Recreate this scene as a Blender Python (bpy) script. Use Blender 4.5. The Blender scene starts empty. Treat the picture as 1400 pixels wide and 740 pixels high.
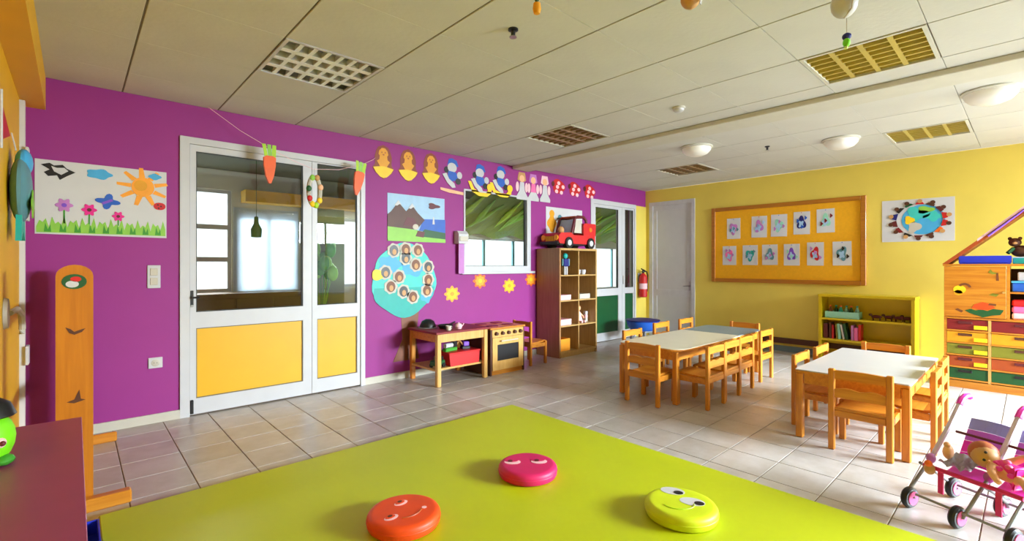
import bpy, bmesh, math, random
from mathutils import Vector, Matrix
random.seed(7)
PI = math.pi
C = bpy.context.scene.collection
SC = bpy.context.scene

# ------------------------------------------------------------------ camera
cam = bpy.data.cameras.new('camera')
cam.sensor_width = 36.0
cam.lens = 36.0 * 652.0 / 1400.0
cam.shift_y = -8.0 / 1400.0
cam.clip_start = 0.02
camo = bpy.data.objects.new('camera', cam)
C.objects.link(camo)
camo.location = (0, 0, 1.315)
camo.rotation_euler = (PI / 2, 0, -math.atan2(0.6762, 0.7367))
SC.camera = camo

# ------------------------------------------------------------------ world, daylight, exposure
w = bpy.data.worlds.new('daylight')
SC.world = w
w.use_nodes = True
bg = w.node_tree.nodes['Background']
bg.inputs[0].default_value = (0.86, 0.94, 1.0, 1)
bg.inputs[1].default_value = 0.75
SC.view_settings.view_transform = 'Standard'
SC.view_settings.look = 'None'
SC.view_settings.gamma = 1.0
SC.view_settings.use_curve_mapping = False
SC.view_settings.exposure = 1.24


def area(name, loc, rot, sx, sy, power, col):
    l = bpy.data.lights.new(name, 'AREA')
    l.shape = 'RECTANGLE'
    l.size = sx
    l.size_y = sy
    l.energy = power
    l.color = col
    o = bpy.data.objects.new(name, l)
    C.objects.link(o)
    o.location = loc
    o.rotation_euler = rot
    return o


# sky light falling through the long window wall on the right, and through the windows of the next room
area('window_daylight', (6.6, -6.6, 3.15), (PI / 2 - 0.16, 0, 0.42), 6.0, 2.2, 3900, (0.78, 0.90, 1.0))
area('next_room_daylight', (6.4, 10.6, 4.0), (-PI / 2 + 0.55, 0, 0), 14.0, 1.8, 1300, (0.95, 0.98, 1.0))



# ------------------------------------------------------------------ materials
def lin(c):
    return tuple(((v / 255) / 12.92 if v / 255 <= 0.04045 else ((v / 255 + 0.055) / 1.055) ** 2.4) for v in c)


def M(name, rgb, rough=0.5, var=0.06, scale=8.0, bump=0.0, metal=0.0, spec=0.5, coat=0.0, trans=0.0):
    m = bpy.data.materials.new(name)
    m.use_nodes = True
    nt = m.node_tree
    b = nt.nodes['Principled BSDF']
    c = lin(rgb)
    tc = nt.nodes.new('ShaderNodeTexCoord')
    no = nt.nodes.new('ShaderNodeTexNoise')
    no.inputs['Scale'].default_value = scale
    no.inputs['Detail'].default_value = 3
    nt.links.new(tc.outputs['Object'], no.inputs['Vector'])
    rp = nt.nodes.new('ShaderNodeValToRGB')
    rp.color_ramp.elements[0].position = 0.3
    rp.color_ramp.elements[1].position = 0.7
    rp.color_ramp.elements[0].color = tuple(max(0, v * (1 - var)) for v in c) + (1,)
    rp.color_ramp.elements[1].color = tuple(min(1, v * (1 + var)) for v in c) + (1,)
    nt.links.new(no.outputs['Fac'], rp.inputs['Fac'])
    nt.links.new(rp.outputs['Color'], b.inputs['Base Color'])
    b.inputs['Roughness'].default_value = rough
    b.inputs['Metallic'].default_value = metal
    b.inputs['Specular IOR Level'].default_value = spec
    b.inputs['Coat Weight'].default_value = coat
    b.inputs['Transmission Weight'].default_value = trans
    if bump:
        bn = nt.nodes.new('ShaderNodeBump')
        bn.inputs['Strength'].default_value = bump
        bn.inputs['Distance'].default_value = 0.004
        n2 = nt.nodes.new('ShaderNodeTexNoise')
        n2.inputs['Scale'].default_value = scale * 12
        nt.links.new(tc.outputs['Object'], n2.inputs['Vector'])
        nt.links.new(n2.outputs['Fac'], bn.inputs['Height'])
        nt.links.new(bn.outputs['Normal'], b.inputs['Normal'])
    return m


def wood(name, a, b_, rough=0.4, scale=(2.0, 30.0, 30.0), coat=0.15):
    m = bpy.data.materials.new(name)
    m.use_nodes = True
    nt = m.node_tree
    b = nt.nodes['Principled BSDF']
    tc = nt.nodes.new('ShaderNodeTexCoord')
    mp = nt.nodes.new('ShaderNodeMapping')
    mp.inputs['Scale'].default_value = scale
    nt.links.new(tc.outputs['Object'], mp.inputs['Vector'])
    no = nt.nodes.new('ShaderNodeTexNoise')
    no.inputs['Scale'].default_value = 1.3
    no.inputs['Detail'].default_value = 5
    no.inputs['Distortion'].default_value = 0.6
    nt.links.new(mp.outputs['Vector'], no.inputs['Vector'])
    rp = nt.nodes.new('ShaderNodeValToRGB')
    rp.color_ramp.elements[0].position = 0.32
    rp.color_ramp.elements[1].position = 0.68
    rp.color_ramp.elements[0].color = lin(a) + (1,)
    rp.color_ramp.elements[1].color = lin(b_) + (1,)
    nt.links.new(no.outputs['Fac'], rp.inputs['Fac'])
    nt.links.new(rp.outputs['Color'], b.inputs['Base Color'])
    b.inputs['Roughness'].default_value = rough
    b.inputs['Coat Weight'].default_value = coat
    return m


def glass_mat(name, tint=(0.93, 0.97, 0.95), refl=0.03):
    m = bpy.data.materials.new(name)
    m.use_nodes = True
    nt = m.node_tree
    nt.nodes.clear()
    out = nt.nodes.new('ShaderNodeOutputMaterial')
    tr = nt.nodes.new('ShaderNodeBsdfTransparent')
    tr.inputs[0].default_value = tint + (1,)
    gl = nt.nodes.new('ShaderNodeBsdfGlossy')
    gl.inputs['Roughness'].default_value = 0.01
    fr = nt.nodes.new('ShaderNodeFresnel')
    fr.inputs['IOR'].default_value = 1.5
    ad = nt.nodes.new('ShaderNodeMath')
    ad.operation = 'ADD'
    ad.use_clamp = True
    ad.inputs[1].default_value = refl
    mx = nt.nodes.new('ShaderNodeMixShader')
    nt.links.new(fr.outputs[0], ad.inputs[0])
    ge = nt.nodes.new('ShaderNodeNewGeometry')
    inv = nt.nodes.new('ShaderNodeMath')          # one reflection per pane: none at the inner side of the far face
    inv.operation = 'SUBTRACT'
    inv.inputs[0].default_value = 1.0
    nt.links.new(ge.outputs['Backfacing'], inv.inputs[1])
    mu = nt.nodes.new('ShaderNodeMath')
    mu.operation = 'MULTIPLY'
    nt.links.new(ad.outputs[0], mu.inputs[0])
    nt.links.new(inv.outputs[0], mu.inputs[1])
    nt.links.new(mu.outputs[0], mx.inputs[0])
    nt.links.new(tr.outputs[0], mx.inputs[1])
    nt.links.new(gl.outputs[0], mx.inputs[2])
    nt.links.new(mx.outputs[0], out.inputs[0])
    return m


def tile_mat():
    m = bpy.data.materials.new('floor_tile_glaze')
    m.use_nodes = True
    nt = m.node_tree
    b = nt.nodes['Principled BSDF']
    ge = nt.nodes.new('ShaderNodeNewGeometry')
    ad = nt.nodes.new('ShaderNodeVectorMath')
    ad.operation = 'SUBTRACT'
    ad.inputs[1].default_value = (0.225, 0.17, -5)
    nt.links.new(ge.outputs['Position'], ad.inputs[0])
    dv = nt.nodes.new('ShaderNodeVectorMath')
    dv.operation = 'DIVIDE'
    dv.inputs[1].default_value = (0.3225, 0.3225, 20)
    nt.links.new(ad.outputs[0], dv.inputs[0])
    fl = nt.nodes.new('ShaderNodeVectorMath')
    fl.operation = 'FLOOR'
    nt.links.new(dv.outputs[0], fl.inputs[0])
    wn = nt.nodes.new('ShaderNodeTexWhiteNoise')
    nt.links.new(fl.outputs[0], wn.inputs['Vector'])
    no = nt.nodes.new('ShaderNodeTexNoise')
    no.inputs['Scale'].default_value = 5
    no.inputs['Detail'].default_value = 6
    no.inputs['Roughness'].default_value = 0.65
    nt.links.new(ge.outputs['Position'], no.inputs['Vector'])
    mt = nt.nodes.new('ShaderNodeMath')
    mt.operation = 'MULTIPLY_ADD'
    mt.inputs[1].default_value = 0.2
    nt.links.new(wn.outputs['Value'], mt.inputs[0])
    m3 = nt.nodes.new('ShaderNodeMath')
    m3.operation = 'MULTIPLY'
    m3.inputs[1].default_value = 0.85
    nt.links.new(no.outputs['Fac'], m3.inputs[0])
    nt.links.new(m3.outputs[0], mt.inputs[2])
    rp = nt.nodes.new('ShaderNodeValToRGB')
    rp.color_ramp.elements[0].position = 0.3
    rp.color_ramp.elements[1].position = 0.75
    rp.color_ramp.elements[0].color = lin((168, 160, 150)) + (1,)
    rp.color_ramp.elements[1].color = lin((198, 193, 190)) + (1,)
    nt.links.new(mt.outputs[0], rp.inputs['Fac'])
    nt.links.new(rp.outputs['Color'], b.inputs['Base Color'])
    b.inputs['Roughness'].default_value = 0.3
    b.inputs['Specular IOR Level'].default_value = 0.5
    return m


MT = {}
MT['purple'] = M('purple_wall_paint', (150, 38, 130), 0.6, 0.03, 3, 0.1)
MT['yellow_wall'] = M('yellow_wall_paint', (230, 207, 90), 0.6, 0.03, 3, 0.1)
MT['yellow_soffit'] = M('ochre_yellow_paint', (232, 176, 8), 0.5, 0.04, 3, 0.1)
MT['white_wall'] = M('white_wall_paint', (225, 225, 215), 0.7, 0.02, 3)
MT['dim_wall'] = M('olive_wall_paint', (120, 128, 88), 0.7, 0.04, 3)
MT['dim_ceiling'] = M('dim_ceiling_board', (95, 98, 82), 0.7, 0.04, 3)  # dimness of the unlit ceiling is put into this dark colour
MT['panel'] = M('ceiling_board', (208, 208, 200), 0.85, 0.03, 2.5, 0.3)
MT['ceil_slab'] = M('ceiling_void', (60, 55, 45), 0.9)
MT['tbar'] = M('grey_joint', (120, 112, 92), 0.8)
MT['beam'] = M('ceiling_beam_paint', (205, 203, 188), 0.8, 0.03)
MT['tile'] = tile_mat()
MT['grout'] = M('floor_grout', (128, 112, 94), 0.8, 0.1, 10)
MT['white'] = M('white_door_paint', (200, 200, 202), 0.4, 0.02)
MT['cream'] = M('cream_skirting', (196, 190, 174), 0.5, 0.03)
MT['seal'] = M('dark_rubber_seal', (50, 52, 48), 0.6)
MT['dpanel'] = M('yellow_door_panel', (228, 172, 0), 0.45, 0.03, 4)
MT['gpanel'] = M('green_door_panel', (8, 78, 40), 0.4, 0.05, 4)
MT['glass'] = glass_mat('window_glass')
MT['black'] = M('black_plastic', (22, 22, 24), 0.4)
MT['steel'] = M('brushed_steel', (170, 170, 168), 0.3, 0.05, 20, 0, 1.0)
MT['brown'] = M('dark_brown_wood', (84, 44, 22), 0.5, 0.1, 10)
MT['wood'] = wood('orange_beech', (190, 112, 22), (212, 140, 40))
MT['woodv'] = wood('orange_beech_upright', (190, 112, 22), (212, 140, 40), scale=(30, 30, 2))
MT['honey'] = wood('honey_varnish', (180, 104, 14), (196, 120, 22), scale=(30, 30, 2))
MT['birch'] = wood('birch_laminate', (176, 140, 82), (192, 156, 98), scale=(30, 30, 3))
MT['birchs'] = wood('birch_darker', (150, 108, 66), (166, 122, 78), scale=(24, 24, 2))  # darker birch tone for the left side and back panel
MT['pine'] = wood('pale_pine', (204, 156, 80), (216, 172, 98), scale=(30, 30, 3))
MT['mat'] = M('lime_vinyl', (184, 194, 8), 0.42, 0.03, 2, 0.15)
MT['tcream'] = M('cream_laminate', (212, 204, 178), 0.3, 0.02)
MT['twhite'] = M('white_laminate', (190, 189, 188), 0.3, 0.02)
MT['tblue'] = M('blue_grey_laminate', (108, 132, 140), 0.3, 0.03)
MT['yshelf'] = M('yellow_lacquer', (214, 186, 12), 0.4, 0.04)
MT['cabtop'] = M('plum_laminate', (146, 58, 112), 0.38, 0.04)
MT['paper'] = M('white_paper', (208, 208, 208), 0.8, 0.02)
MT['board'] = M('orange_pinboard_felt', (238, 172, 8), 0.8, 0.04, 30, 0.2)
MT['frame'] = wood('brown_board_frame', (164, 98, 14), (184, 116, 24))
MT['opal'] = M('opal_glass', (238, 236, 228), 0.3, 0.01)
MT['reflector'] = M('louvre_white_reflection', (240, 242, 236), 0.3, 0.02, 4, 0, 0.0)  # white colour stands in for window light mirrored in the louvre
MT['yellow_reflection'] = M('louvre_yellow_reflection', (214, 196, 112), 0.3, 0.03, 4, 0, 0.3)  # reflection of the yellow wall put into the louvre colour
MT['bronze_reflector'] = M('brown_louvre', (176, 150, 112), 0.35, 0.04, 4, 0, 0.3)
MT['blind'] = M('translucent_blind', (225, 232, 240), 0.8, 0.01, 3)
MT['blind'].node_tree.nodes['Principled BSDF'].inputs['Transmission Weight'].default_value = 0.0
_nt = MT['blind'].node_tree
_tl = _nt.nodes.new('ShaderNodeBsdfTranslucent')
_tl.inputs[0].default_value = (0.75, 0.83, 0.92, 1)
_mx = _nt.nodes.new('ShaderNodeMixShader')
_mx.inputs[0].default_value = 0.6
_nt.links.new(_nt.nodes['Principled BSDF'].outputs[0], _mx.inputs[1])
_nt.links.new(_tl.outputs[0], _mx.inputs[2])
_nt.links.new(_mx.outputs[0], _nt.nodes['Material Output'].inputs[0])
MT['tube'] = M('fluorescent_tube', (245, 245, 240), 0.3)
PAL = dict(fuchsia=(236, 30, 196), orchid=(196, 96, 226), periwinkle=(150, 152, 236), chestnut=(176, 92, 46), lavender=(214, 200, 226), carrot=(240, 96, 10), darkrust=(140, 60, 10), red=(200, 24, 24), darkred=(130, 20, 24), orange=(246, 112, 18), lightorange=(250, 164, 40), yellow=(250, 206, 22),
           green=(60, 150, 40), lightgreen=(140, 200, 70), lime=(170, 214, 20), darkgreen=(20, 84, 36), blue=(30, 92, 190), skyblue=(70, 170, 220),
           navy=(24, 30, 110), royal=(30, 50, 190), teal=(30, 170, 160), turquoise=(60, 200, 190), pink=(240, 110, 170), magenta=(226, 30, 140), hotpink=(240, 60, 190),
           lilac=(190, 120, 190), violet=(130, 80, 200), peach=(244, 186, 140), skin=(236, 176, 130), brownhair=(120, 66, 30), tan=(200, 150, 90), white=(236, 236, 236),
           black=(24, 24, 26), grey=(140, 140, 140), lightgrey=(200, 200, 204), paleblue=(160, 196, 226), palepink=(246, 200, 206), cream=(232, 210, 148), brown=(110, 62, 26),
           trunk=(128, 76, 48), rust=(170, 72, 20), olive=(130, 130, 30), amber=(232, 160, 20), discorange=(228, 74, 14), discpink=(206, 26, 96), disclime=(200, 216, 16), palelime=(214, 226, 120),
           mint=(150, 214, 190), maroon=(96, 24, 30), toygreen=(120, 220, 20), plushblue=(90, 140, 150), applegreen=(140, 172, 56))


def P(k):
    if k not in MT:
        MT[k] = M(k + '_colour', PAL[k], 0.5, 0.05, 12)
    return MT[k]


def Pc(k):
    """thin coloured craft paper or print of the named colour"""
    return P(k)


# ------------------------------------------------------------------ mesh helpers
class MB:
    def __init__(s):
        s.bm = bmesh.new()

    def box(s, c, d, rot=None, bev=0.0):
        r = bmesh.ops.create_cube(s.bm, size=1)
        vs = r['verts']
        mat = Matrix.Translation(Vector(c)) @ (rot.to_4x4() if rot else Matrix.Identity(4)) @ Matrix.Diagonal((d[0], d[1], d[2], 1))
        bmesh.ops.transform(s.bm, matrix=mat, verts=vs)
        if bev:
            es = list({e for v in vs for e in v.link_edges})
            bmesh.ops.bevel(s.bm, geom=es, offset=bev, segments=1, affect='EDGES', profile=0.5)
        return s

    def b(s, x0, x1, y0, y1, z0, z1, bev=0.0):
        return s.box(((x0 + x1) / 2, (y0 + y1) / 2, (z0 + z1) / 2), (abs(x1 - x0), abs(y1 - y0), abs(z1 - z0)), None, bev)

    def cyl(s, p0, p1, r0, r1=None, n=12):
        r1 = r0 if r1 is None else r1
        p0, p1 = Vector(p0), Vector(p1)
        d = p1 - p0
        q = d.to_track_quat('Z', 'Y').to_matrix().to_4x4()
        bmesh.ops.create_cone(s.bm, cap_ends=True, segments=n, radius1=r0, radius2=r1, depth=d.length,
                              matrix=Matrix.Translation((p0 + p1) / 2) @ q)
        return s

    def tube(s, pts, r, n=8):
        pts = [Vector(p) for p in pts]
        rings = []
        for i, p in enumerate(pts):
            t = (pts[min(i + 1, len(pts) - 1)] - pts[max(i - 1, 0)]).normalized()
            q = t.to_track_quat('Z', 'Y')
            rr = r[i] if isinstance(r, (list, tuple)) else r
            rings.append([s.bm.verts.new(p + q @ Vector((rr * math.cos(2 * PI * k / n), rr * math.sin(2 * PI * k / n), 0))) for k in range(n)])
        for a, b in zip(rings, rings[1:]):
            for k in range(n):
                s.bm.faces.new((a[k], a[(k + 1) % n], b[(k + 1) % n], b[k]))
        s.bm.faces.new(rings[0][::-1])
        s.bm.faces.new(rings[-1])
        return s

    def ball(s, c, r, n=14, rot=None):
        r = (r, r, r) if not isinstance(r, (list, tuple)) else r
        bmesh.ops.create_uvsphere(s.bm, u_segments=n, v_segments=max(6, n // 2 + 1), radius=1,
                                  matrix=Matrix.Translation(Vector(c)) @ (rot.to_4x4() if rot else Matrix.Identity(4)) @ Matrix.Diagonal((r[0], r[1], r[2], 1)))
        return s

    def lathe(s, prof, c=(0, 0, 0), n=24, axis='z'):
        c = Vector(c)
        rings = []
        for (r, z) in prof:
            ring = []
            if r < 1e-6:
                v = s.bm.verts.new(c + (Vector((0, 0, z)) if axis == 'z' else Vector((0, z, 0))))
                rings.append([v])
                continue
            for k in range(n):
                a = 2 * PI * k / n
                v = Vector((r * math.cos(a), r * math.sin(a), z)) if axis == 'z' else Vector((r * math.cos(a), z, r * math.sin(a)))
                ring.append(s.bm.verts.new(c + v))
            rings.append(ring)
        for a, b in zip(rings, rings[1:]):
            for k in range(n):
                j = (k + 1) % n
                f = [a[k % len(a)], a[j % len(a)], b[j % len(b)], b[k % len(b)]]
                f2 = []
                for v in f:
                    if v not in f2:
                        f2.append(v)
                if len(f2) > 2:
                    s.bm.faces.new(f2)
        if len(rings[0]) > 1:
            s.bm.faces.new(rings[0][::-1])
        if len(rings[-1]) > 1:
            s.bm.faces.new(rings[-1])
        return s

    def prism(s, poly, y0, y1, plane='xz'):
        """poly of (a, b); plane xz: (x, z) extruded in y; xy: (x, y) extruded in z; yz: (y, z) extruded in x"""
        f = {'xz': lambda a, b, t: (a, t, b), 'xy': lambda a, b, t: (a, b, t), 'yz': lambda a, b, t: (t, a, b)}[plane]
        lo = [s.bm.verts.new(f(a, b, y0)) for a, b in poly]
        hi = [s.bm.verts.new(f(a, b, y1)) for a, b in poly]
        n = len(poly)
        s.bm.faces.new(lo)
        s.bm.faces.new(hi[::-1])
        for k in range(n):
            s.bm.faces.new((lo[k], hi[k], hi[(k + 1) % n], lo[(k + 1) % n]))
        return s

    def obj(s, name, mat, parent=None, smooth=False, label=None):
        bmesh.ops.recalc_face_normals(s.bm, faces=s.bm.faces)
        me = bpy.data.meshes.new(name)
        s.bm.to_mesh(me)
        s.bm.free()
        if isinstance(mat, str):
            mat = MT[mat] if mat in MT else P(mat)
        me.materials.append(mat)
        if smooth:
            for p in me.polygons:
                p.use_smooth = True
            try:
                me.set_sharp_from_angle(angle=math.radians(40))
            except Exception:
                pass
        o = bpy.data.objects.new(name, me)
        C.objects.link(o)
        if parent:
            o.parent = parent
        if label:
            o['label'] = label
        return o


def thing(name, label, cat, loc=(0, 0, 0), rz=0.0, group=None):
    o = bpy.data.objects.new(name, None)
    o.empty_display_size = 0.1
    C.objects.link(o)
    o.location = loc
    o.rotation_euler = (0, 0, rz)
    o['label'] = label
    o['category'] = cat
    if group:
        o['group'] = group
    return o


def tag(o, label, cat, group=None):
    o['label'] = label
    o['category'] = cat
    if group:
        o['group'] = group
    return o


def struct(o):
    o['kind'] = 'structure'
    return o


def sroot(name, loc=(0, 0, 0), rz=0.0):
    o = bpy.data.objects.new(name, None)
    C.objects.link(o)
    o.location = loc
    o.rotation_euler = (0, 0, rz)
    o['kind'] = 'structure'
    return o


def dup(root, loc, rz, label, group=None):
    r = root.copy()
    C.objects.link(r)
    r.location = loc
    r.rotation_euler = (0, 0, rz)
    r['label'] = label
    if group:
        r['group'] = group
    for ch in list(root.children):
        c = ch.copy()
        C.objects.link(c)
        c.parent = r
        for g in ch.children:
            d = g.copy()
            C.objects.link(d)
            d.parent = c
    return r


def ell(cx, cz, rx, rz_, n=20, a0=0.0):
    return [(cx + rx * math.cos(a0 + 2 * PI * k / n), cz + rz_ * math.sin(a0 + 2 * PI * k / n)) for k in range(n)]


def blob(cx, cz, rx, rz_, k=5, amp=0.15, n=30, ph=0.0):
    return [(cx + rx * (1 + amp * math.cos(k * a + ph)) * math.cos(a), cz + rz_ * (1 + amp * math.cos(k * a + ph)) * math.sin(a)) for a in [2 * PI * i / n for i in range(n)]]


def star(cx, cz, r1, r0, k, ph=0.0):
    return [(cx + (r1 if i % 2 == 0 else r0) * math.cos(ph + PI * i / k), cz + (r1 if i % 2 == 0 else r0) * math.sin(ph + PI * i / k)) for i in range(2 * k)]


def cut(poly, layer, mat, parent, name, th=0.0015):
    """a paper cut-out glued on a sheet: local x right, z up, outward = -y"""
    y = -0.002 * layer
    return MB().prism(poly, y, y - th - 0.001).obj(name, mat, parent)


YP, XY, HC = 4.93, 7.95, 2.70        # purple wall, yellow wall, ceiling height
XL, YF = -0.28, -3.8                 # wall behind the cabinet, window wall


# ------------------------------------------------------------------ walls
def wall(name, axis, p0, p1, cuts_a, cuts_b, holes, mat):
    """wall with rectangular holes as one welded mesh. axis 'y': a = x, b = z, thickness p0..p1 in y; 'x': a = y"""
    bm = bmesh.new()
    A = sorted(set(cuts_a + [h[0] for h in holes] + [h[1] for h in holes]))
    B = sorted(set(cuts_b + [h[2] for h in holes] + [h[3] for h in holes]))
    vs = {}

    def V(a, b, t):
        k = (round(a, 4), round(b, 4), t)
        if k not in vs:
            vs[k] = bm.verts.new((a, t, b) if axis == 'y' else (t, a, b))
        return vs[k]

    def solid(i, j):
        if i < 0 or j < 0 or i >= len(A) - 1 or j >= len(B) - 1:
            return False
        ca, cb = (A[i] + A[i + 1]) / 2, (B[j] + B[j + 1]) / 2
        return not any(h[0] < ca < h[1] and h[2] < cb < h[3] for h in holes)
    for i in range(len(A) - 1):
        for j in range(len(B) - 1):
            if not solid(i, j):
                continue
            a0, a1, b0, b1 = A[i], A[i + 1], B[j], B[j + 1]
            for t in (p0, p1):
                bm.faces.new([V(a0, b0, t), V(a1, b0, t), V(a1, b1, t), V(a0, b1, t)])
            for di, dj, q in ((-1, 0, ((a0, b0), (a0, b1))), (1, 0, ((a1, b0), (a1, b1))), (0, -1, ((a0, b0), (a1, b0))), (0, 1, ((a0, b1), (a1, b1)))):
                if not solid(i + di, j + dj):
                    (ua, ub), (va, vb) = q
                    bm.faces.new([V(ua, ub, p0), V(va, vb, p0), V(va, vb, p1), V(ua, ub, p1)])
    m = MB()
    m.bm.free()
    m.bm = bm
    return struct(m.obj(name, mat))


D1 = (0.675, 2.328, 0.0, 2.41)
W1 = (3.68, 4.885, 1.22, 2.29)
D2 = (6.295, 7.60, 0.0, 2.40)
wall('wall_back', 'y', YP, YP + 0.14, [XL, XY], [0, HC], [D1, W1, D2], 'purple')
D3 = (3.965, 4.835, 0.0, 2.46)
wall('wall_right', 'x', XY, XY + 0.14, [YF, YP + 0.14], [0, HC], [D3], 'yellow_wall')
wall('wall_left', 'x', XL - 0.14, XL, [YF, YP + 0.14], [0, HC], [], 'yellow_soffit')
FW = [(4.55, 6.12, 0.45, 2.55), (6.26, 7.85, 0.45, 2.55)]
wall('wall_front', 'y', YF - 0.14, YF, [XL - 0.14, XY + 0.14], [0, HC], FW, 'yellow_wall')
# the yellow end of the purple wall beside the far door, painted on a slim pier
struct(MB().b(7.602, XY - 0.001, YP - 0.012, YP - 0.0005, 0.0, 2.40).obj('trim_1', 'yellow_wall'))
# windows behind the photographer's right shoulder
for i, h in enumerate(FW):
    r = sroot('window_%d' % (i + 2))
    f = MB()
    y0, y1 = YF - 0.10, YF - 0.04
    f.b(h[0], h[1], y0, y1, h[2], h[2] + 0.06).b(h[0], h[1], y0, y1, h[3] - 0.06, h[3])
    f.b(h[0], h[0] + 0.06, y0, y1, h[2], h[3]).b(h[1] - 0.06, h[1], y0, y1, h[2], h[3])
    f.b((h[0] + h[1]) / 2 - 0.03, (h[0] + h[1]) / 2 + 0.03, y0, y1, h[2], h[3])
    f.obj('window_frame', 'white', r)

# ------------------------------------------------------------------ floor of separate tiles
flo = struct(MB().b(XL - 0.14, XY + 0.14, YF - 0.14, YP + 0.14, -0.10, -0.004).obj('floor', 'grout'))
PT = 0.3225
GX, GY = 0.225, 0.17
MATX0, MATX1, MATY0, MATY1 = 0.09, 2.966, -0.45, 3.233


def fproj(x, y, z=0.0):
    p, q = x * 964, y * 884.7
    ad = (p - q) / 1308.0
    d = (p - 710 * ad) / 652.0
    if d < 0.3:
        return None
    return (700 + 652 * ad / d, 362 + 652 * 1.315 / d, d)


cells = []
for i in range(-3, 26):
    for j in range(-13, 17):
        x0, y0 = GX + i * PT, GY + j * PT
        x1, y1 = min(x0 + PT, XY), min(y0 + PT, YP)
        x0, y0 = max(x0, XL), max(y0, YF)
        if x1 - x0 < 0.03 or y1 - y0 < 0.03:
            continue
        if x0 > MATX0 and x1 < MATX1 and y0 > MATY0 and y1 < MATY1:
            continue
        cx, cy = (x0 + x1) / 2, (y0 + y1) / 2
        p = fproj(cx, cy)
        a = -1
        if p and -60 < p[0] < 1460 and p[1] < 800:
            a = (x1 - x0) * (y1 - y0) * 652 ** 2 * 1.315 / p[2] ** 3
        cells.append((a, x0, x1, y0, y1))
cells.sort(key=lambda c: -c[0])
g = 0.003
full = None
for (a, x0, x1, y0, y1) in [c for c in cells[:296] if c[0] > 0]:
    wx, wy = x1 - x0 - 2 * g, y1 - y0 - 2 * g
    whole = abs(wx - (PT - 2 * g)) < 1e-4 and abs(wy - (PT - 2 * g)) < 1e-4
    if whole and full:
        o = full.copy()
        C.objects.link(o)
    else:
        o = MB().box((0, 0, -0.004), (wx, wy, 0.008), None, 0.0015).obj('floor_tile', 'tile', flo)
        if whole:
            full = o
    o.location = ((x0 + x1) / 2, (y0 + y1) / 2, 0)
    o.parent = flo
rest = MB()
for (a, x0, x1, y0, y1) in [c for c in cells[:296] if c[0] <= 0] + cells[296:]:
    rest.b(x0 + g, x1 - g, y0 + g, y1 - g, -0.008, 0)
o = rest.obj('floor_tile', 'tile', flo)
o['kind'] = 'stuff'

# ------------------------------------------------------------------ ceiling of separate boards
cei = struct(MB().b(XL - 0.14, XY + 0.14, YF - 0.14, YP + 0.14, 2.86, 2.92).obj('ceiling', 'ceil_slab'))
CPX, CPY, CX0, CY0 = 0.665, 0.667, 0.284, 0.405
lights = [(1, 4), (5, 0), (5, 4), (9, 0), (9, 4)]
BX0, BX1 = 4.53, 4.84
xs = [XL, CX0]
k = 1
edges = [XL] + [CX0 + CPX * i for i in range(0, 12)] + [XY]
for i in range(-1, 12):
    x0, x1 = CX0 + CPX * i, CX0 + CPX * (i + 1)
    x0, x1 = max(x0, XL), min(x1, XY)
    if x1 - x0 < 0.03:
        continue
    for j in range(-7, 8):
        y0, y1 = CY0 + CPY * j, CY0 + CPY * (j + 1)
        y0, y1 = max(y0, YF), min(y1, YP)
        if y1 - y0 < 0.03 or (i, j) in lights:
            continue
        MB().box((0, 0, 0.0075), (x1 - x0 - 0.011, y1 - y0 - 0.003, 0.015), None, 0.002).obj('ceiling_panel', 'panel', cei).location = ((x0 + x1) / 2, (y0 + y1) / 2, HC)
tb = MB()
for i in range(0, 12):
    x = CX0 + CPX * i
    tb.b(x - 0.012, x + 0.012, YF, YP, HC + 0.006, HC + 0.012)
for j in range(-6, 7):
    y = CY0 + CPY * j
    tb.b(XL, XY, y - 0.01, y + 0.01, HC + 0.012, HC + 0.016)
tb.obj('ceiling_rail', 'tbar', cei)['kind'] = 'stuff'
struct(MB().b(BX0, BX1, YF, YP, HC - 0.045, HC - 0.0005, 0.006).obj('trim_2', 'beam'))
struct(MB().b(XL, -0.156, YF, YP, 2.46, HC - 0.0005).obj('trim_3', 'yellow_soffit'))

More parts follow.
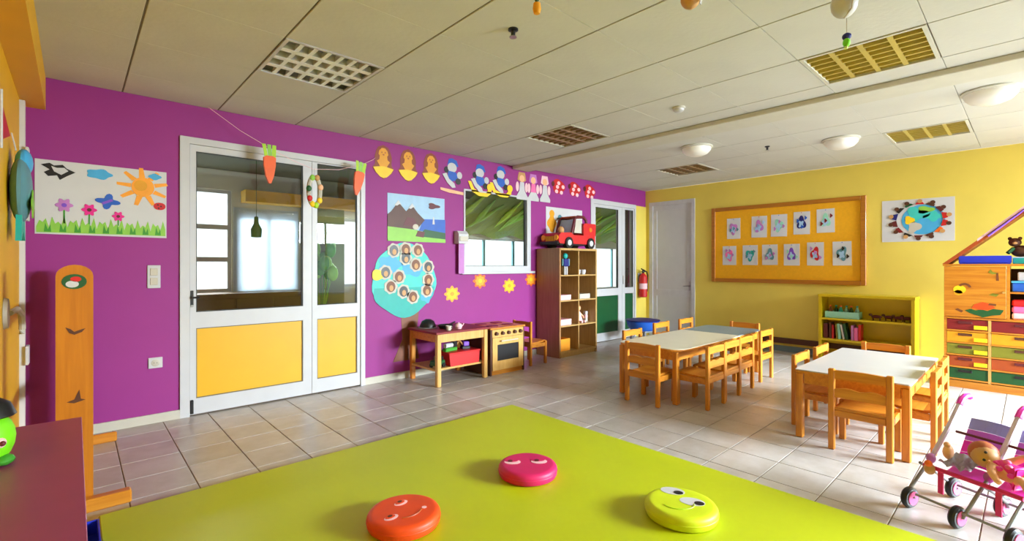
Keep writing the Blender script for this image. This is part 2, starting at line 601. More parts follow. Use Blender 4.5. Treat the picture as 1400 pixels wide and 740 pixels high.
# louvre lights set in the boards
PH = 'louvre lights in the ceiling boards'
names = {(1, 4): ('bright square louvre ceiling light above the white double door', 'reflector'),
         (5, 0): ('largest yellowish louvre ceiling light, right of the round smoke detector', 'yellow_reflection'),
         (5, 4): ('brownish louvre ceiling light above the paper garland by the shallow ceiling beam', 'bronze_reflector'),
         (9, 0): ('yellowish louvre ceiling light close to the yellow wall above the wall pictures', 'yellow_reflection'),
         (9, 4): ('small brownish louvre ceiling light beyond the beam in front of the far corner', 'bronze_reflector')}
for (i, j) in lights:
    cx, cy = CX0 + CPX * (i + 0.5), CY0 + CPY * (j + 0.5)
    lab, mm = names[(i, j)]
    t = thing('ceiling_light', lab, 'light', (cx, cy, HC), 0, PH)
    hx, hy = CPX / 2 - 0.006, CPY / 2 - 0.006
    ix, iy = hx - 0.022, hy - 0.022
    f = MB()
    f.b(-hx, hx, -hy, -iy, -0.004, 0.012).b(-hx, hx, iy, hy, -0.004, 0.012).b(-hx, -ix, -iy, iy, -0.004, 0.012).b(ix, hx, -iy, iy, -0.004, 0.012)
    f.obj('light_frame', 'white' if mm == 'reflector' else 'beam', t)
    h = MB()
    h.b(-hx, hx, -hy, hy, 0.118, 0.125).b(-hx, -ix, -hy, hy, 0.014, 0.118).b(ix, hx, -hy, hy, 0.014, 0.118).b(-ix, ix, -hy, -iy, 0.014, 0.118).b(-ix, ix, iy, hy, 0.014, 0.118)
    h.obj('light_housing', 'steel' if mm == 'reflector' else mm, t)
    for q in (-0.225, -0.075, 0.075, 0.225):
        MB().cyl((-ix + 0.02, q, 0.085), (ix - 0.02, q, 0.085), 0.013, n=8).obj('lamp_tube', 'tube', t, True)
    tk = 1.7 if mm == 'reflector' else 1.0
    for q in range(1, 7):
        x = -ix + 2 * ix * q / 7
        MB().prism([(x - 0.008 * tk, 0.002), (x + 0.008 * tk, 0.002), (x + 0.003, 0.045), (x - 0.003, 0.045)], -iy, iy).obj('louvre_vane', mm, t)
    for q in range(1, 4):
        y = -iy + 2 * iy * q / 4
        MB().prism([(y - 0.014 * tk, 0.0), (y + 0.014 * tk, 0.0), (y + 0.002, 0.05), (y - 0.002, 0.05)], -ix, ix, 'yz').obj('louvre_vane', mm, t)

GD = 'round dome lamps on the ceiling'
for (x, y, lab) in [(5.38, 2.66, 'white dome ceiling lamp between the two brownish louvre lights and the beam'),
                    (6.22, 1.42, 'white dome ceiling lamp left of the yellowish louvre light near the yellow wall'),
                    (5.36, 0.22, 'biggest white dome ceiling lamp, close beyond the ceiling beam')]:
    t = thing('dome_lamp', lab, 'lamp', (x, y, HC), 0, GD)
    MB().lathe([(0.175, 0), (0.18, -0.012), (0.165, -0.022), (0.0, -0.022)]).obj('lamp_base', 'beam', t, True)
    MB().lathe([(0.16, -0.022), (0.155, -0.05), (0.125, -0.085), (0.07, -0.108), (0.0, -0.115)]).obj('lamp_shade', 'opal', t, True)

t = thing('smoke_detector', 'small white round smoke detector on the ceiling boards', 'detector', (3.92, 2.10, HC))
MB().lathe([(0.055, 0), (0.055, -0.014), (0.0, -0.014)]).obj('detector_base', 'cream', t, True)
MB().lathe([(0.046, -0.014), (0.044, -0.03), (0.028, -0.042), (0.0, -0.042)]).obj('detector_cap', 'white', t, True)
for (x, y, lab, s) in [(1.90, 2.06, 'dark sprinkler head in the ceiling below the hanging pineapple ornament', 1.0),
                       (5.97, 2.09, 'small dark sprinkler head in the ceiling between two dome lamps', 0.9)]:
    t = thing('sprinkler_head', lab, 'sprinkler', (x, y, HC), 0, 'ceiling sprinkler heads')
    MB().lathe([(0.03 * s, 0), (0.03 * s, -0.008), (0.014 * s, -0.014), (0.012 * s, -0.045), (0.0, -0.045)]).obj('sprinkler_body', 'black', t, True)
    MB().lathe([(0.022 * s, -0.045), (0.022 * s, -0.05), (0, -0.05)]).obj('deflector', 'steel', t)
    for q in (-1, 1):
        MB().cyl((q * 0.014 * s, 0, -0.01), (q * 0.006 * s, 0, -0.047), 0.003, n=6).obj('sprinkler_arm', 'brown', t)

# ------------------------------------------------------------------ skirting
def skirt(n, x0, x1):
    struct(MB().b(x0, x1, YP - 0.014, YP - 0.0005, 0.0005, 0.075).obj(n, 'cream'))


skirt('baseboard_back', XL, D1[0])
skirt('baseboard_back_2', D1[1], D2[0])
struct(MB().b(XY - 0.012, XY - 0.0005, YF, D3[0], 0.0005, 0.085).obj('baseboard_right', 'tblue'))
# dark pipe-casing board low on the yellow wall
struct(MB().b(XY - 0.045, XY - 0.0005, 1.0, 3.55, 0.125, 0.205, 0.004).obj('trim_4', 'brown'))


# ------------------------------------------------------------------ double door in the purple wall
def bars(parent, name, mat, x0, x1, z0, z1, wl, wr, wb, wt, y0, y1, mids=()):
    f = MB()
    f.b(x0, x0 + wl, y0, y1, z0, z1).b(x1 - wr, x1, y0, y1, z0, z1)
    f.b(x0 + wl, x1 - wr, y0, y1, z0, z0 + wb).b(x0 + wl, x1 - wr, y0, y1, z1 - wt, z1)
    for (a, b) in mids:
        f.b(x0 + wl, x1 - wr, y0, y1, a, b)
    return f.obj(name, mat, parent)


d1 = sroot('door_1', (0, YP, 0))
f = MB()
f.b(D1[0] - 0.01, 0.735, -0.016, 0.10, 0, 2.42).b(2.29, D1[1] + 0.01, -0.016, 0.10, 0, 2.42).b(0.735, 2.29, -0.016, 0.10, 2.362, 2.42)
f.obj('door_frame', 'white', d1)
l1 = bars(d1, 'door_leaf', 'white', 0.738, 1.772, 0.012, 2.36, 0.045, 0.085, 0.135, 0.055, -0.002, 0.05, [(0.76, 0.9)])
l2 = bars(d1, 'door_leaf', 'white', 1.776, 2.288, 0.012, 2.36, 0.05, 0.035, 0.135, 0.012, -0.002, 0.05, [(0.76, 0.9)])
for lf, x0, x1, zt in ((l1, 0.783, 1.687, 2.305), (l2, 1.826, 2.253, 2.348)):
    MB().b(x0, x1, 0.022, 0.028, 0.9, zt).obj('glass_pane', 'glass', lf)
    bars(lf, 'glass_bead', 'seal', x0, x1, 0.9, zt, 0.007, 0.012, 0.007, 0.007, 0.004, 0.021)
    MB().b(x0 + 0.008, x1 - 0.008, 0.012, 0.03, 0.155, 0.752).obj('lower_panel', 'dpanel', lf, label='bright yellow lower door panel')
    bars(lf, 'panel_bead', 'tbar', x0, x1, 0.147, 0.76, 0.008, 0.008, 0.008, 0.008, 0.004, 0.02)
h = MB().cyl((0.752, -0.002, 1.03), (0.752, -0.05, 1.03), 0.008).cyl((0.752, -0.045, 1.03), (0.80, -0.05, 1.03), 0.008)
h.obj('door_handle', 'black', l1, True)
MB().b(0.741, 0.764, -0.008, -0.002, 0.96, 1.09, 0.003).obj('handle_plate', 'black', l1)
MB().cyl((0.752, -0.001, 0.955), (0.752, -0.014, 0.955), 0.011).obj('lock_cylinder', 'steel', l1, True)
MB().b(0.738, 0.762, -0.022, -0.002, 0.02, 0.14, 0.004).obj('door_bolt', 'black', l1)

# window in the purple wall
w1 = sroot('window_1', (0, YP, 0))
bars(w1, 'window_frame', 'white', W1[0], W1[1], W1[2], W1[3], 0.022, 0.075, 0.075, 0.02, -0.012, 0.06)
MB().b(W1[0] + 0.02, W1[1] - 0.075, 0.03, 0.036, W1[2] + 0.075, W1[3] - 0.02).obj('glass_pane', 'glass', w1)
bars(w1, 'glass_bead', 'seal', W1[0] + 0.022, W1[1] - 0.075, W1[2] + 0.075, W1[3] - 0.02, 0.008, 0.035, 0.006, 0.008, 0.0, 0.028)
MB().b(W1[0] - 0.05, W1[1] + 0.06, -0.045, 0.0, W1[2] - 0.03, W1[2] + 0.002, 0.004).obj('window_sill', 'white', w1)

# far glazed door
d2 = sroot('door_2', (0, YP, 0))
f = MB()
f.b(D2[0] - 0.01, 6.36, -0.014, 0.10, 0, 2.41).b(7.565, D2[1] + 0.01, -0.014, 0.10, 0, 2.41).b(6.36, 7.565, -0.014, 0.10, 2.335, 2.41)
f.obj('door_frame', 'white', d2)
l1 = bars(d2, 'door_leaf', 'white', 6.362, 7.18, 0.012, 2.333, 0.06, 0.11, 0.14, 0.05, -0.001, 0.05, [(0.78, 0.905)])
l2 = bars(d2, 'door_leaf', 'white', 7.184, 7.563, 0.012, 2.333, 0.09, 0.03, 0.14, 0.03, -0.001, 0.05, [(0.80, 0.905)])
for lf, x0, x1, zt in ((l1, 6.422, 7.07, 2.283), (l2, 7.274, 7.533, 2.303)):
    MB().b(x0, x1, 0.022, 0.028, 0.905, zt).obj('glass_pane', 'glass', lf)
    bars(lf, 'glass_bead', 'seal', x0, x1, 0.905, zt, 0.008, 0.012, 0.006, 0.008, 0.004, 0.021)
    MB().b(x0, x1, 0.012, 0.03, 0.15, 0.79).obj('lower_panel', 'gpanel', lf, label='dark green lower door panel')
MB().b(7.2, 7.222, -0.01, 0, 0.97, 1.12, 0.003).obj('handle_plate', 'steel', l2)

# white panelled door in the yellow wall  (local x runs to the right seen from the room)
d3 = sroot('door_3', (XY, 0, 0), -PI / 2)
f = MB()
f.b(-4.845, -4.775, -0.014, 0.10, 0, 2.47).b(-4.02, -3.955, -0.014, 0.10, 0, 2.47).b(-4.775, -4.02, -0.014, 0.10, 2.40, 2.47)
f.obj('door_frame', 'lightgrey', d3)
lf = bars(d3, 'door_leaf', 'lightgrey', -4.772, -4.022, 0.01, 2.398, 0.075, 0.075, 0.12, 0.09, 0.004, 0.045, [(0.74, 0.86)])
MB().b(-4.697, -4.097, 0.016, 0.035, 0.86, 2.308).obj('upper_panel', 'white', lf)
MB().b(-4.697, -4.097, 0.016, 0.035, 0.13, 0.74).obj('lower_panel', 'white', lf)
MB().cyl((-4.055, 0.004, 0.94), (-4.055, -0.05, 0.94), 0.008).cyl((-4.055, -0.046, 0.94), (-4.15, -0.05, 0.94), 0.008).obj('door_handle', 'steel', lf, True)
MB().b(-4.072, -4.038, -0.004, 0.004, 0.86, 1.02, 0.002).obj('handle_plate', 'steel', lf)

# ------------------------------------------------------------------ next room, seen through the glass
NY = 8.3
NX0, NX1 = -1.2, 13.5
NW = [(0.35, 1.78, 0.9, 2.45), (1.86, 2.76, 0.9, 2.14), (3.52, 4.6, 0.92, 2.14), (5.9, 8.6, 0.95, 1.92), (10.4, 12.9, 0.62, 1.82)]
wall('wall_next_room', 'y', NY, NY + 0.14, [NX0, NX1], [0, 2.75], NW, 'white_wall')
struct(MB().b(NX0 - 0.1, NX0, YP + 0.14, NY, 0, 2.75).obj('wall_next_room_left', 'white_wall'))
struct(MB().b(NX1, NX1 + 0.1, YP + 0.14, NY, 0, 2.75).obj('wall_next_room_right', 'white_wall'))
struct(MB().b(XY + 0.14, NX1, YP + 0.04, YP + 0.14, 0, 2.75).obj('wall_next_room_near', 'white_wall'))
struct(MB().b(NX0, NX1, YP + 0.14, NY + 0.14, -0.1, 0).obj('floor_next_room', 'tcream'))
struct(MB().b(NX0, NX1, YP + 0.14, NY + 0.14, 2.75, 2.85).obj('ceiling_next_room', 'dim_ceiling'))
struct(MB().b(1.9, 5.2, NY - 0.3, NY - 0.02, 2.27, 2.45).obj('trim_5', 'yellow_soffit'))
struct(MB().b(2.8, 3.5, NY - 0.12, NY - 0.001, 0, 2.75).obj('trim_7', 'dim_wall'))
for i, h in enumerate(NW):
    r = sroot('window_%d' % (i + 4), (0, NY + 0.05, 0))
    bars(r, 'window_frame', 'white', h[0], h[1], h[2], h[3], 0.05, 0.05, 0.05, 0.05, -0.02, 0.03, [(1.36, 1.43), (1.85, 1.92)] if i == 0 else [])
    n = 2 if i != 3 else 3
    for q in range(1, n):
        x = h[0] + (h[1] - h[0]) * q / n
        MB().b(x - 0.03, x + 0.03, -0.018, 0.028, h[2] + 0.05, h[3] - 0.05).obj('window_mullion', 'white' if i < 3 else 'plushblue', r)
tag(MB().b(1.80, 2.76, NY - 0.012, NY - 0.004, 0.9, 2.2).obj('roller_blind', 'blind'), 'white roller blind pulled down over a window seen through the double door', 'blind')
t = thing('low_cupboard', 'dark brown low cupboard seen through the double door glass', 'cupboard', (1.7, NY - 0.02, 0))
MB().b(-1.0, 1.05, -0.45, 0, 0.02, 0.86).obj('cupboard_body', 'brown', t)
for q in range(4):
    MB().b(-0.98 + q * 0.51, -0.50 + q * 0.51, -0.468, -0.451, 0.05, 0.82, 0.004).obj('cupboard_door', 'brown', t)
MB().b(-1.03, 1.06, -0.48, 0, 0.861, 0.895).obj('cupboard_top', 'brown', t)
t = thing('potted_plant', 'leafy green pot plant seen through the narrow door leaf', 'plant', (3.0, 7.9, 0))
MB().lathe([(0.13, 0), (0.18, 0.4), (0.19, 0.42), (0.16, 0.42), (0.0, 0.4)]).obj('plant_pot', 'skyblue', t, True)
for k in range(16):
    a, u = k * 2.4, 0.35 + 0.5 * random.random()
    L = 0.75 + 0.5 * random.random()
    pts = [(0.02 * math.cos(a), 0.02 * math.sin(a), 0.4), (0.1 * math.cos(a), 0.1 * math.sin(a), 0.4 + 0.5 * L), (0.28 * u * math.cos(a), 0.28 * u * math.sin(a), 0.4 + L)]
    m = MB()
    m.tube(pts, 0.006, 5)
    MBc = m
    c = Vector(pts[2])
    MBc.ball(c, (0.09, 0.05, 0.13), 8)
    MBc.obj('leaf', 'green' if k % 2 else 'lightgreen', t, True)
t = thing('green_canopy', 'green cloth canopy sloping under the ceiling of the room behind the small window', 'canopy', (0, 0, 0))
m = MB()
n = 60
up, lo = [], []
for k in range(n + 1):
    x = 5.2 + 8.2 * k / n
    up.append(m.bm.verts.new((x, 6.3, 2.70)))
    lo.append(m.bm.verts.new((x, NY - 0.25, 1.93 + 0.05 * math.sin(k * 0.9))))
for k in range(n):
    m.bm.faces.new((up[k], up[k + 1], lo[k + 1], lo[k]))
bmesh.ops.solidify(m.bm, geom=m.bm.faces[:], thickness=0.01)
m.obj('canopy_cloth', 'applegreen', t)
for k in range(26):
    x = 5.4 + 0.31 * k
    m = MB()
    a = 0.25 * math.sin(k * 2.3)
    f0 = 0.15 + 0.2 * ((k * 7) % 5) / 5
    pts = [(x + a * q, 6.3 + 1.6 * (f0 + 0.62 * q), 2.70 - 0.71 * (f0 + 0.62 * q) - 0.03) for q in (0, 0.5, 1)]
    m.tube(pts, [0.01, 0.06, 0.005], 6)
    m.obj('cloth_leaf', 'lime' if k % 3 == 0 else 'lightgreen', t, True)
tag(MB().b(8.35, 8.75, 5.6, 5.66, 0.02, 2.6).obj('brown_curtain', 'brown'), 'dark brown curtain behind the far glazed door', 'curtain')
t = thing('hanging_ornament', 'dark green bottle-shaped ornament hanging behind the double door glass', 'ornament', (1.42, 5.55, 1.72))
MB().lathe([(0.0, -0.12), (0.05, -0.115), (0.055, -0.03), (0.025, 0.03), (0.02, 0.1), (0.0, 0.11)], n=14).obj('ornament_body', 'darkgreen', t, True)
MB().tube([(0, 0, 0.1), (0, 0, 1.0)], 0.003, 5).obj('ornament_string', 'darkgreen', t)
#PART2

# ------------------------------------------------------------------ mat and smiley cushions
m = MB()
m.b(MATX0, MATX1, MATY0, MATY1, 0.001, 0.03, 0.008)
tag(m.obj('play_mat', 'mat'), 'large lime green vinyl play mat covering the tiled floor', 'mat')


def cushion(label, cx, cy, col, eyes, rz=0.0):
    t = thing('floor_cushion', label, 'cushion', (cx, cy, 0.03), 0, 'round smiley floor cushions')
    R = 0.178
    prof = [(0.0, 0.0), (R - 0.02, 0.0), (R - 0.006, 0.006), (R, 0.018), (R, 0.052), (R - 0.007, 0.063), (R - 0.020, 0.0695), (R - 0.030, 0.0708), (R - 0.045, 0.071), (0.0, 0.071)]
    MB().lathe(prof, n=48).obj('cushion_body', col, t, True)
    ring = [(R * math.cos(a), R * math.sin(a), 0.036) for a in [2 * PI * k / 48 for k in range(49)]]
    MB().tube(ring, 0.003, 6).obj('seam', col, t, True)
    return t


def flat(poly, z, th=0.0012):
    return MB().prism(poly, z, z + th, 'xy')


def rotp(poly, c, a):
    ca, sa = math.cos(a), math.sin(a)
    return [(c[0] + x * ca - y * sa, c[1] + x * sa + y * ca) for x, y in poly]


def crescent(rx, ry, t=0.55, n=14):
    out = [(rx * math.cos(a), ry * math.sin(a)) for a in [PI + PI * k / n for k in range(n + 1)]]
    inn = [(rx * (1 - 0.12) * math.cos(a), ry * t * math.sin(a) * -1 + ry * 0.0) for a in [PI * k / n for k in range(n + 1)]]
    return out + [(x, -abs(y) * 0.35) for x, y in inn]


# viewer-right direction on the mat, and away from the viewer
VR = Vector((0.7365, -0.6756))
VA = Vector((0.6756, 0.7365))


def place(c, r, a):      # r to the viewer's right, a away
    return (VR.x * r + VA.x * a, VR.y * r + VA.y * a)


va = math.atan2(VR.y, VR.x)
c1 = cushion('orange round floor cushion with a smiling face on the green mat', 1.205, 2.105, 'discorange', None)
for (px, py, rr) in ((1.235, 2.166, 0.9), (1.13, 2.072, 0.9)):
    c = (px - 1.205 - 0.01, py - 2.105 + 0.005)
    a = va + 0.75
    flat(rotp(ell(0, 0, 0.036, 0.022), c, a), 0.0712).obj('eye', 'palepink', c1)
    flat(rotp(ell(-0.002, 0.006, 0.026, 0.014), c, a), 0.0726).obj('eyelid', 'discorange', c1)
    flat(rotp(ell(0.0, 0.012, 0.012, 0.009), c, a), 0.074).obj('pupil', 'brown', c1)
n = 12
mo = [(0.085 * math.cos(a), 0.085 * math.sin(a)) for a in [va - 1.45 + 1.5 * k / n for k in range(n + 1)]]
MB().tube([(x, y, 0.072) for x, y in mo], 0.004, 6).obj('mouth', 'rust', c1)
flat(ell(1.29 - 1.205, 2.055 - 2.105, 0.012, 0.012), 0.0712).obj('cheek_dot', 'palepink', c1)
c2 = cushion('deep pink round floor cushion with sleepy eyes on the green mat', 2.045, 2.085, 'discpink', None)
for (px, py) in ((1.985, 2.158), (2.112, 2.054)):
    c = (px - 2.045, py - 2.085)
    flat(rotp(ell(0, 0, 0.05, 0.034), c, va), 0.0712).obj('eye', 'palepink', c2)
    flat(rotp(ell(-0.008, 0.02, 0.044, 0.024), c, va), 0.0726).obj('eyelid', 'discpink', c2)
    flat(rotp(ell(-0.014, 0.01, 0.015, 0.016), c, va), 0.074).obj('pupil', 'maroon', c2)
c3 = cushion('lime yellow round floor cushion with dark pupils on the green mat', 2.29, 1.215, 'disclime', None)
for (px, py, qx, qy) in ((2.345, 1.282, 2.347, 1.25), (2.312, 1.155, 2.319, 1.121)):
    c = (px - 2.272, py - 1.196)
    flat(rotp(ell(0, 0, 0.062, 0.042), c, va - 0.35), 0.0712).obj('eye', 'white', c3)
    flat(rotp(ell(0, 0, 0.024, 0.021), (qx - 2.272, qy - 1.196), va - 0.3), 0.0728).obj('pupil', 'black', c3)
mo = [(VR.x * x + VA.x * y, VR.y * x + VA.y * y) for x, y in [(0.075 * math.cos(a) - 0.02, -0.03 + 0.05 * math.sin(a)) for a in [PI + PI * k / 10 for k in range(11)]]]
MB().tube([(x, y, 0.072) for x, y in mo], 0.003, 6).obj('mouth', 'lime', c3)


# ------------------------------------------------------------------ children's chairs and tables
def make_chair(label, group):
    """faces +y; back posts at y = 0, seat towards +y"""
    t = thing('child_chair', label, 'chair', (0, 0, 0), 0, group)
    W, H, D = 0.37, 0.575, 0.32
    for s in (-1, 1):
        x = s * (W / 2 - 0.02)
        MB().box((x, 0, H / 2), (0.04, 0.034, H), None, 0.006).obj('back_leg', 'woodv', t)
        MB().box((x, D - 0.03, 0.15), (0.04, 0.034, 0.30), None, 0.005).obj('front_leg', 'woodv', t)
        MB().box((x, D / 2 - 0.01, 0.255), (0.024, D - 0.06, 0.05), None, 0.003).obj('side_rail', 'wood', t)
    xi = W / 2 - 0.04
    MB().prism([(-xi, 0.505), (xi, 0.505), (xi, 0.565)] + [(xi - 2 * xi * k / 8, 0.565 + 0.006 * math.sin(PI * k / 8)) for k in range(1, 8)] + [(-xi, 0.565)], -0.011, 0.011).obj('top_rail', 'wood', t)
    MB().prism([(-xi, 0.375), (xi, 0.375), (xi, 0.435)] + [(xi - 2 * xi * k / 10, 0.435 + 0.012 * math.sin(2 * PI * k / 10) ** 2) for k in range(1, 10)] + [(-xi, 0.435)], -0.010, 0.010).obj('back_slat', 'wood', t)
    m = MB()
    prof = [(-0.005, 0.286), (0.06, 0.272), (0.16, 0.274), (D - 0.04, 0.288), (D + 0.01, 0.284), (D + 0.008, 0.304), (D - 0.04, 0.308), (0.16, 0.294), (0.06, 0.292), (-0.005, 0.306)]
    m.prism(prof, -xi, xi, 'yz')
    m.obj('seat', 'wood', t)
    MB().box((0, 0.0, 0.262), (2 * xi, 0.02, 0.046), None, 0.003).obj('rear_rail', 'wood', t)
    MB().box((0, D - 0.03, 0.255), (2 * xi, 0.02, 0.05), None, 0.003).obj('front_rail', 'wood', t)
    return t


GL, GR_ = 'small chairs around the cream and blue tables', 'small chairs around the white table'
HP = PI / 2
chairs = [
    (3.955, 2.49, -HP, 'small wooden chair at the near end of the cream table, back towards the green mat', GL),
    (4.368, 1.972, 0, 'wooden chair nearest the mat along the open long side of the cream table', GL),
    (4.758, 1.99, 0, 'second wooden chair from the mat along the open long side of the cream table', GL),
    (5.148, 2.01, 0, 'third wooden chair from the mat along the open side, between cream and blue tables', GL),
    (5.815, 2.05, 0, 'last wooden chair along the open long side, beside the blue grey table', GL),
    (6.36, 2.50, HP, 'wooden chair at the far end of the blue grey table, back to the yellow wall', GL),
    (4.72, 3.10, PI, 'wooden chair across the cream table, in front of the blue tub', GL),
    (5.60, 3.245, PI, 'wooden chair across the cream table, in front of the white panelled door', GL),
    (6.25, 3.245, PI, 'wooden chair across the blue grey table, where white door and yellow wall meet', GL),
    (3.985, 0.80, -HP, 'wooden chair nearest the mat at the white table, its back to the mat', GR_),
    (4.525, 1.32, PI, 'wooden chair tucked at the corner of the white table facing the doll stroller side', GR_),
    (5.08, 1.315, PI, 'wooden chair at the white table, half hidden behind another in front of the pin board', GR_),
    (5.62, 0.93, HP, 'wooden chair at the far end of the white table in front of the yellow shelf', GR_),
    (4.53, 0.455, 0, 'wooden chair on the stroller side of the white table, nearest the doll stroller', GR_),
    (5.06, 0.47, 0, 'wooden chair on the stroller side of the white table, nearest the drawer unit', GR_)]
ch0 = None
for (x, y, rz, lab, grp) in chairs:
    if ch0 is None:
        ch0 = make_chair(lab, grp)
        ch0.location = (x, y, 0)
        ch0.rotation_euler = (0, 0, rz)
    else:
        dup(ch0, (x, y, 0), rz, lab, grp)


def rrect(x0, x1, y0, y1, rs, n=8):
    """rounded rectangle, radii for corners (x0y0, x1y0, x1y1, x0y1)"""
    pts = []
    for (cx, cy, a0, r) in ((x0, y0, PI, rs[0]), (x1, y0, 1.5 * PI, rs[1]), (x1, y1, 0, rs[2]), (x0, y1, HP, rs[3])):
        ox = cx + (r if cx == x0 else -r)
        oy = cy + (r if cy == y0 else -r)
        for k in range(n + 1):
            a = a0 + HP * k / n
            pts.append((ox + r * math.cos(a), oy + r * math.sin(a)))
    return pts


def table(label, x0, x1, y0, y1, top, rs, inset=0.04, h=0.52):
    t = thing('child_table', label, 'table', ((x0 + x1) / 2, (y0 + y1) / 2, 0))
    a, b = (x1 - x0) / 2, (y1 - y0) / 2
    pl = rrect(-a, a, -b, b, rs)
    MB().prism(pl, h - 0.008, h, 'xy').obj('tabletop', top, t)
    MB().prism([(x * 0.998, y * 0.998) for x, y in pl], h - 0.026, h - 0.008, 'xy').obj('top_edge', 'wood', t)
    ax, bx_ = a - inset[0], b - inset[1]
    for sx in (-1, 1):
        for sy in (-1, 1):
            MB().box((sx * ax, sy * bx_, (h - 0.026) / 2), (0.05, 0.05, h - 0.028), None, 0.007).obj('leg', 'woodv', t)
    MB().b(-ax + 0.026, ax - 0.026, -bx_ - 0.012, -bx_ + 0.012, h - 0.105, h - 0.027).obj('apron', 'wood', t)
    MB().b(-ax + 0.026, ax - 0.026, bx_ - 0.012, bx_ + 0.012, h - 0.105, h - 0.027).obj('apron', 'wood', t)
    MB().b(-ax - 0.012, -ax + 0.012, -bx_ + 0.03, bx_ - 0.03, h - 0.105, h - 0.027).obj('apron', 'wood', t)
    MB().b(ax - 0.012, ax + 0.012, -bx_ + 0.03, bx_ - 0.03, h - 0.105, h - 0.027).obj('apron', 'wood', t)
    return t


table('low wooden table with a cream top and rounded corners, beside the mat', 4.13, 5.50, 2.20, 2.90, 'tcream', (0.16, 0.03, 0.03, 0.10), (0.025, 0.055))
table('low wooden table with a blue grey top behind the cream table', 5.515, 6.20, 2.22, 2.90, 'tblue', (0.03, 0.1, 0.1, 0.03), (0.05, 0.05))
table('low wooden table with a white rectangular top beside the doll stroller', 4.06, 5.42, 0.535, 1.225, 'twhite', (0.02, 0.02, 0.02, 0.02), (0.03, 0.028))

# ------------------------------------------------------------------ cube bookcase with toys and the red truck
BX, BY, BH = 4.995, 4.46, 1.55
t = thing('cube_bookcase', 'tall birch cube bookcase with eight open compartments against the purple wall', 'bookcase', (BX, BY, 0))
BW, BD = 0.85, 0.45
th = 0.03
for x in (0, BW - th):
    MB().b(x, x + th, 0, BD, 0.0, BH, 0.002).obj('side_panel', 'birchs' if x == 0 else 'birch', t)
for nm, z in (('top_panel', BH - th), ('bottom_panel', 0.05)):
    MB().b(th, BW - th, 0, BD, z, z + th).obj(nm, 'birch', t)
MB().b(th, BW - th, 0.02, 0.035, 0, 0.05).obj('plinth', 'birch', t)
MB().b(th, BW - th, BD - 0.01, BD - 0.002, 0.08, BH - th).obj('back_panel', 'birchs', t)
rows = [0.08 + (BH - th - 0.08) * k / 4 for k in range(5)]
for z in rows[1:4]:
    for x0, x1 in ((th, BW / 2 - 0.009), (BW / 2 + 0.009, BW - th)):
        MB().b(x0, x1, 0.004, BD - 0.012, z - 0.009, z + 0.009).obj('shelf', 'birch', t)
MB().b(BW / 2 - 0.009, BW / 2 + 0.009, 0.004, BD - 0.012, 0.08, BH - th).obj('divider', 'birch', t)
GB = 'toys in the cube bookcase'
XA, XB = BX + 0.2, BX + 0.63


def bz(r):
    return 0.0805 if r == 0 else rows[r] + 0.0095


# top left: little robot figure; others small toys
t = thing('toy_robot', 'dark teal standing toy figure in the top left compartment of the bookcase', 'toy', (XA + 0.0, BY + 0.07, bz(3)), 0, GB)
MB().b(-0.035, -0.008, -0.02, 0.02, 0, 0.12, 0.004).b(0.008, 0.035, -0.02, 0.02, 0, 0.12, 0.004).obj('toy_legs', 'lightgrey', t)
MB().b(-0.055, 0.055, -0.03, 0.03, 0.1205, 0.23, 0.008).obj('toy_body', 'navy', t)
MB().b(-0.08, -0.058, -0.02, 0.02, 0.13, 0.23, 0.004).obj('toy_arm', 'plushblue', t)
MB().b(0.058, 0.08, -0.02, 0.02, 0.13, 0.23, 0.004).obj('toy_arm', 'plushblue', t)
MB().ball((0, 0, 0.27), (0.04, 0.035, 0.042)).obj('toy_head', 'teal', t, True)
for q, (dx, lab) in enumerate(((-0.06, 'small white toy cup, the near one of two in the top right compartment'), (0.06, 'small white toy cup, the far one of two in the top right compartment'))):
    t = thing('toy_cup', lab, 'cup', (XB + dx, BY + 0.14, bz(3)), 0, GB)
    MB().lathe([(0.0, 0.0), (0.03, 0.0), (0.042, 0.07), (0.039, 0.07), (0.028, 0.006), (0.0, 0.006)], n=16).obj('cup_bowl', 'white', t, True)
    MB().tube([(0.035, 0, 0.055), (0.062, 0, 0.05), (0.058, 0, 0.025), (0.032, 0, 0.015)], 0.005, 6).obj('cup_handle', 'white', t, True)


def basket(label, x, y, z, w, d, h, col, cat='basket'):
    t = thing('toy_basket', label, cat, (x, y, z), 0, GB)
    MB().b(-w / 2, w / 2, -d / 2, d / 2, 0, 0.008).obj('basket_base', col, t)
    for s in (-1, 1):
        MB().b(-w / 2, w / 2, s * d / 2 - 0.004, s * d / 2 + 0.004, 0.008, h).obj('basket_side', col, t)
        MB().b(s * w / 2 - 0.004, s * w / 2 + 0.004, -d / 2 + 0.005, d / 2 - 0.005, 0.008, h).obj('basket_side', col, t)
    return t


basket('low pale pink basket in the second left compartment of the bookcase', XA, BY + 0.17, bz(2), 0.22, 0.22, 0.07, 'palepink')
basket('low cream basket in the second right compartment of the bookcase', XB, BY + 0.17, bz(2), 0.24, 0.22, 0.07, 'cream')
basket('low pink basket in the third left compartment of the bookcase', XA, BY + 0.17, bz(1), 0.24, 0.22, 0.08, 'palepink')
basket('yellow basket in the bottom left compartment of the bookcase', XA - 0.02, BY + 0.17, 0.0805, 0.22, 0.22, 0.17, 'lightorange')
t = thing('rag_doll', 'pale pink rag doll sitting in the third right compartment of the bookcase', 'doll', (XB - 0.03, BY + 0.17, bz(1)), 0, GB)
MB().ball((0, 0, 0.21), (0.05, 0.045, 0.05)).obj('head', 'skin', t, True)
MB().lathe([(0.075, 0.0), (0.07, 0.04), (0.035, 0.16), (0.0, 0.17)], n=14).obj('dress', 'palepink', t, True)
MB().ball((0, 0.01, 0.225), (0.054, 0.047, 0.047)).obj('hair', 'brownhair', t, True)
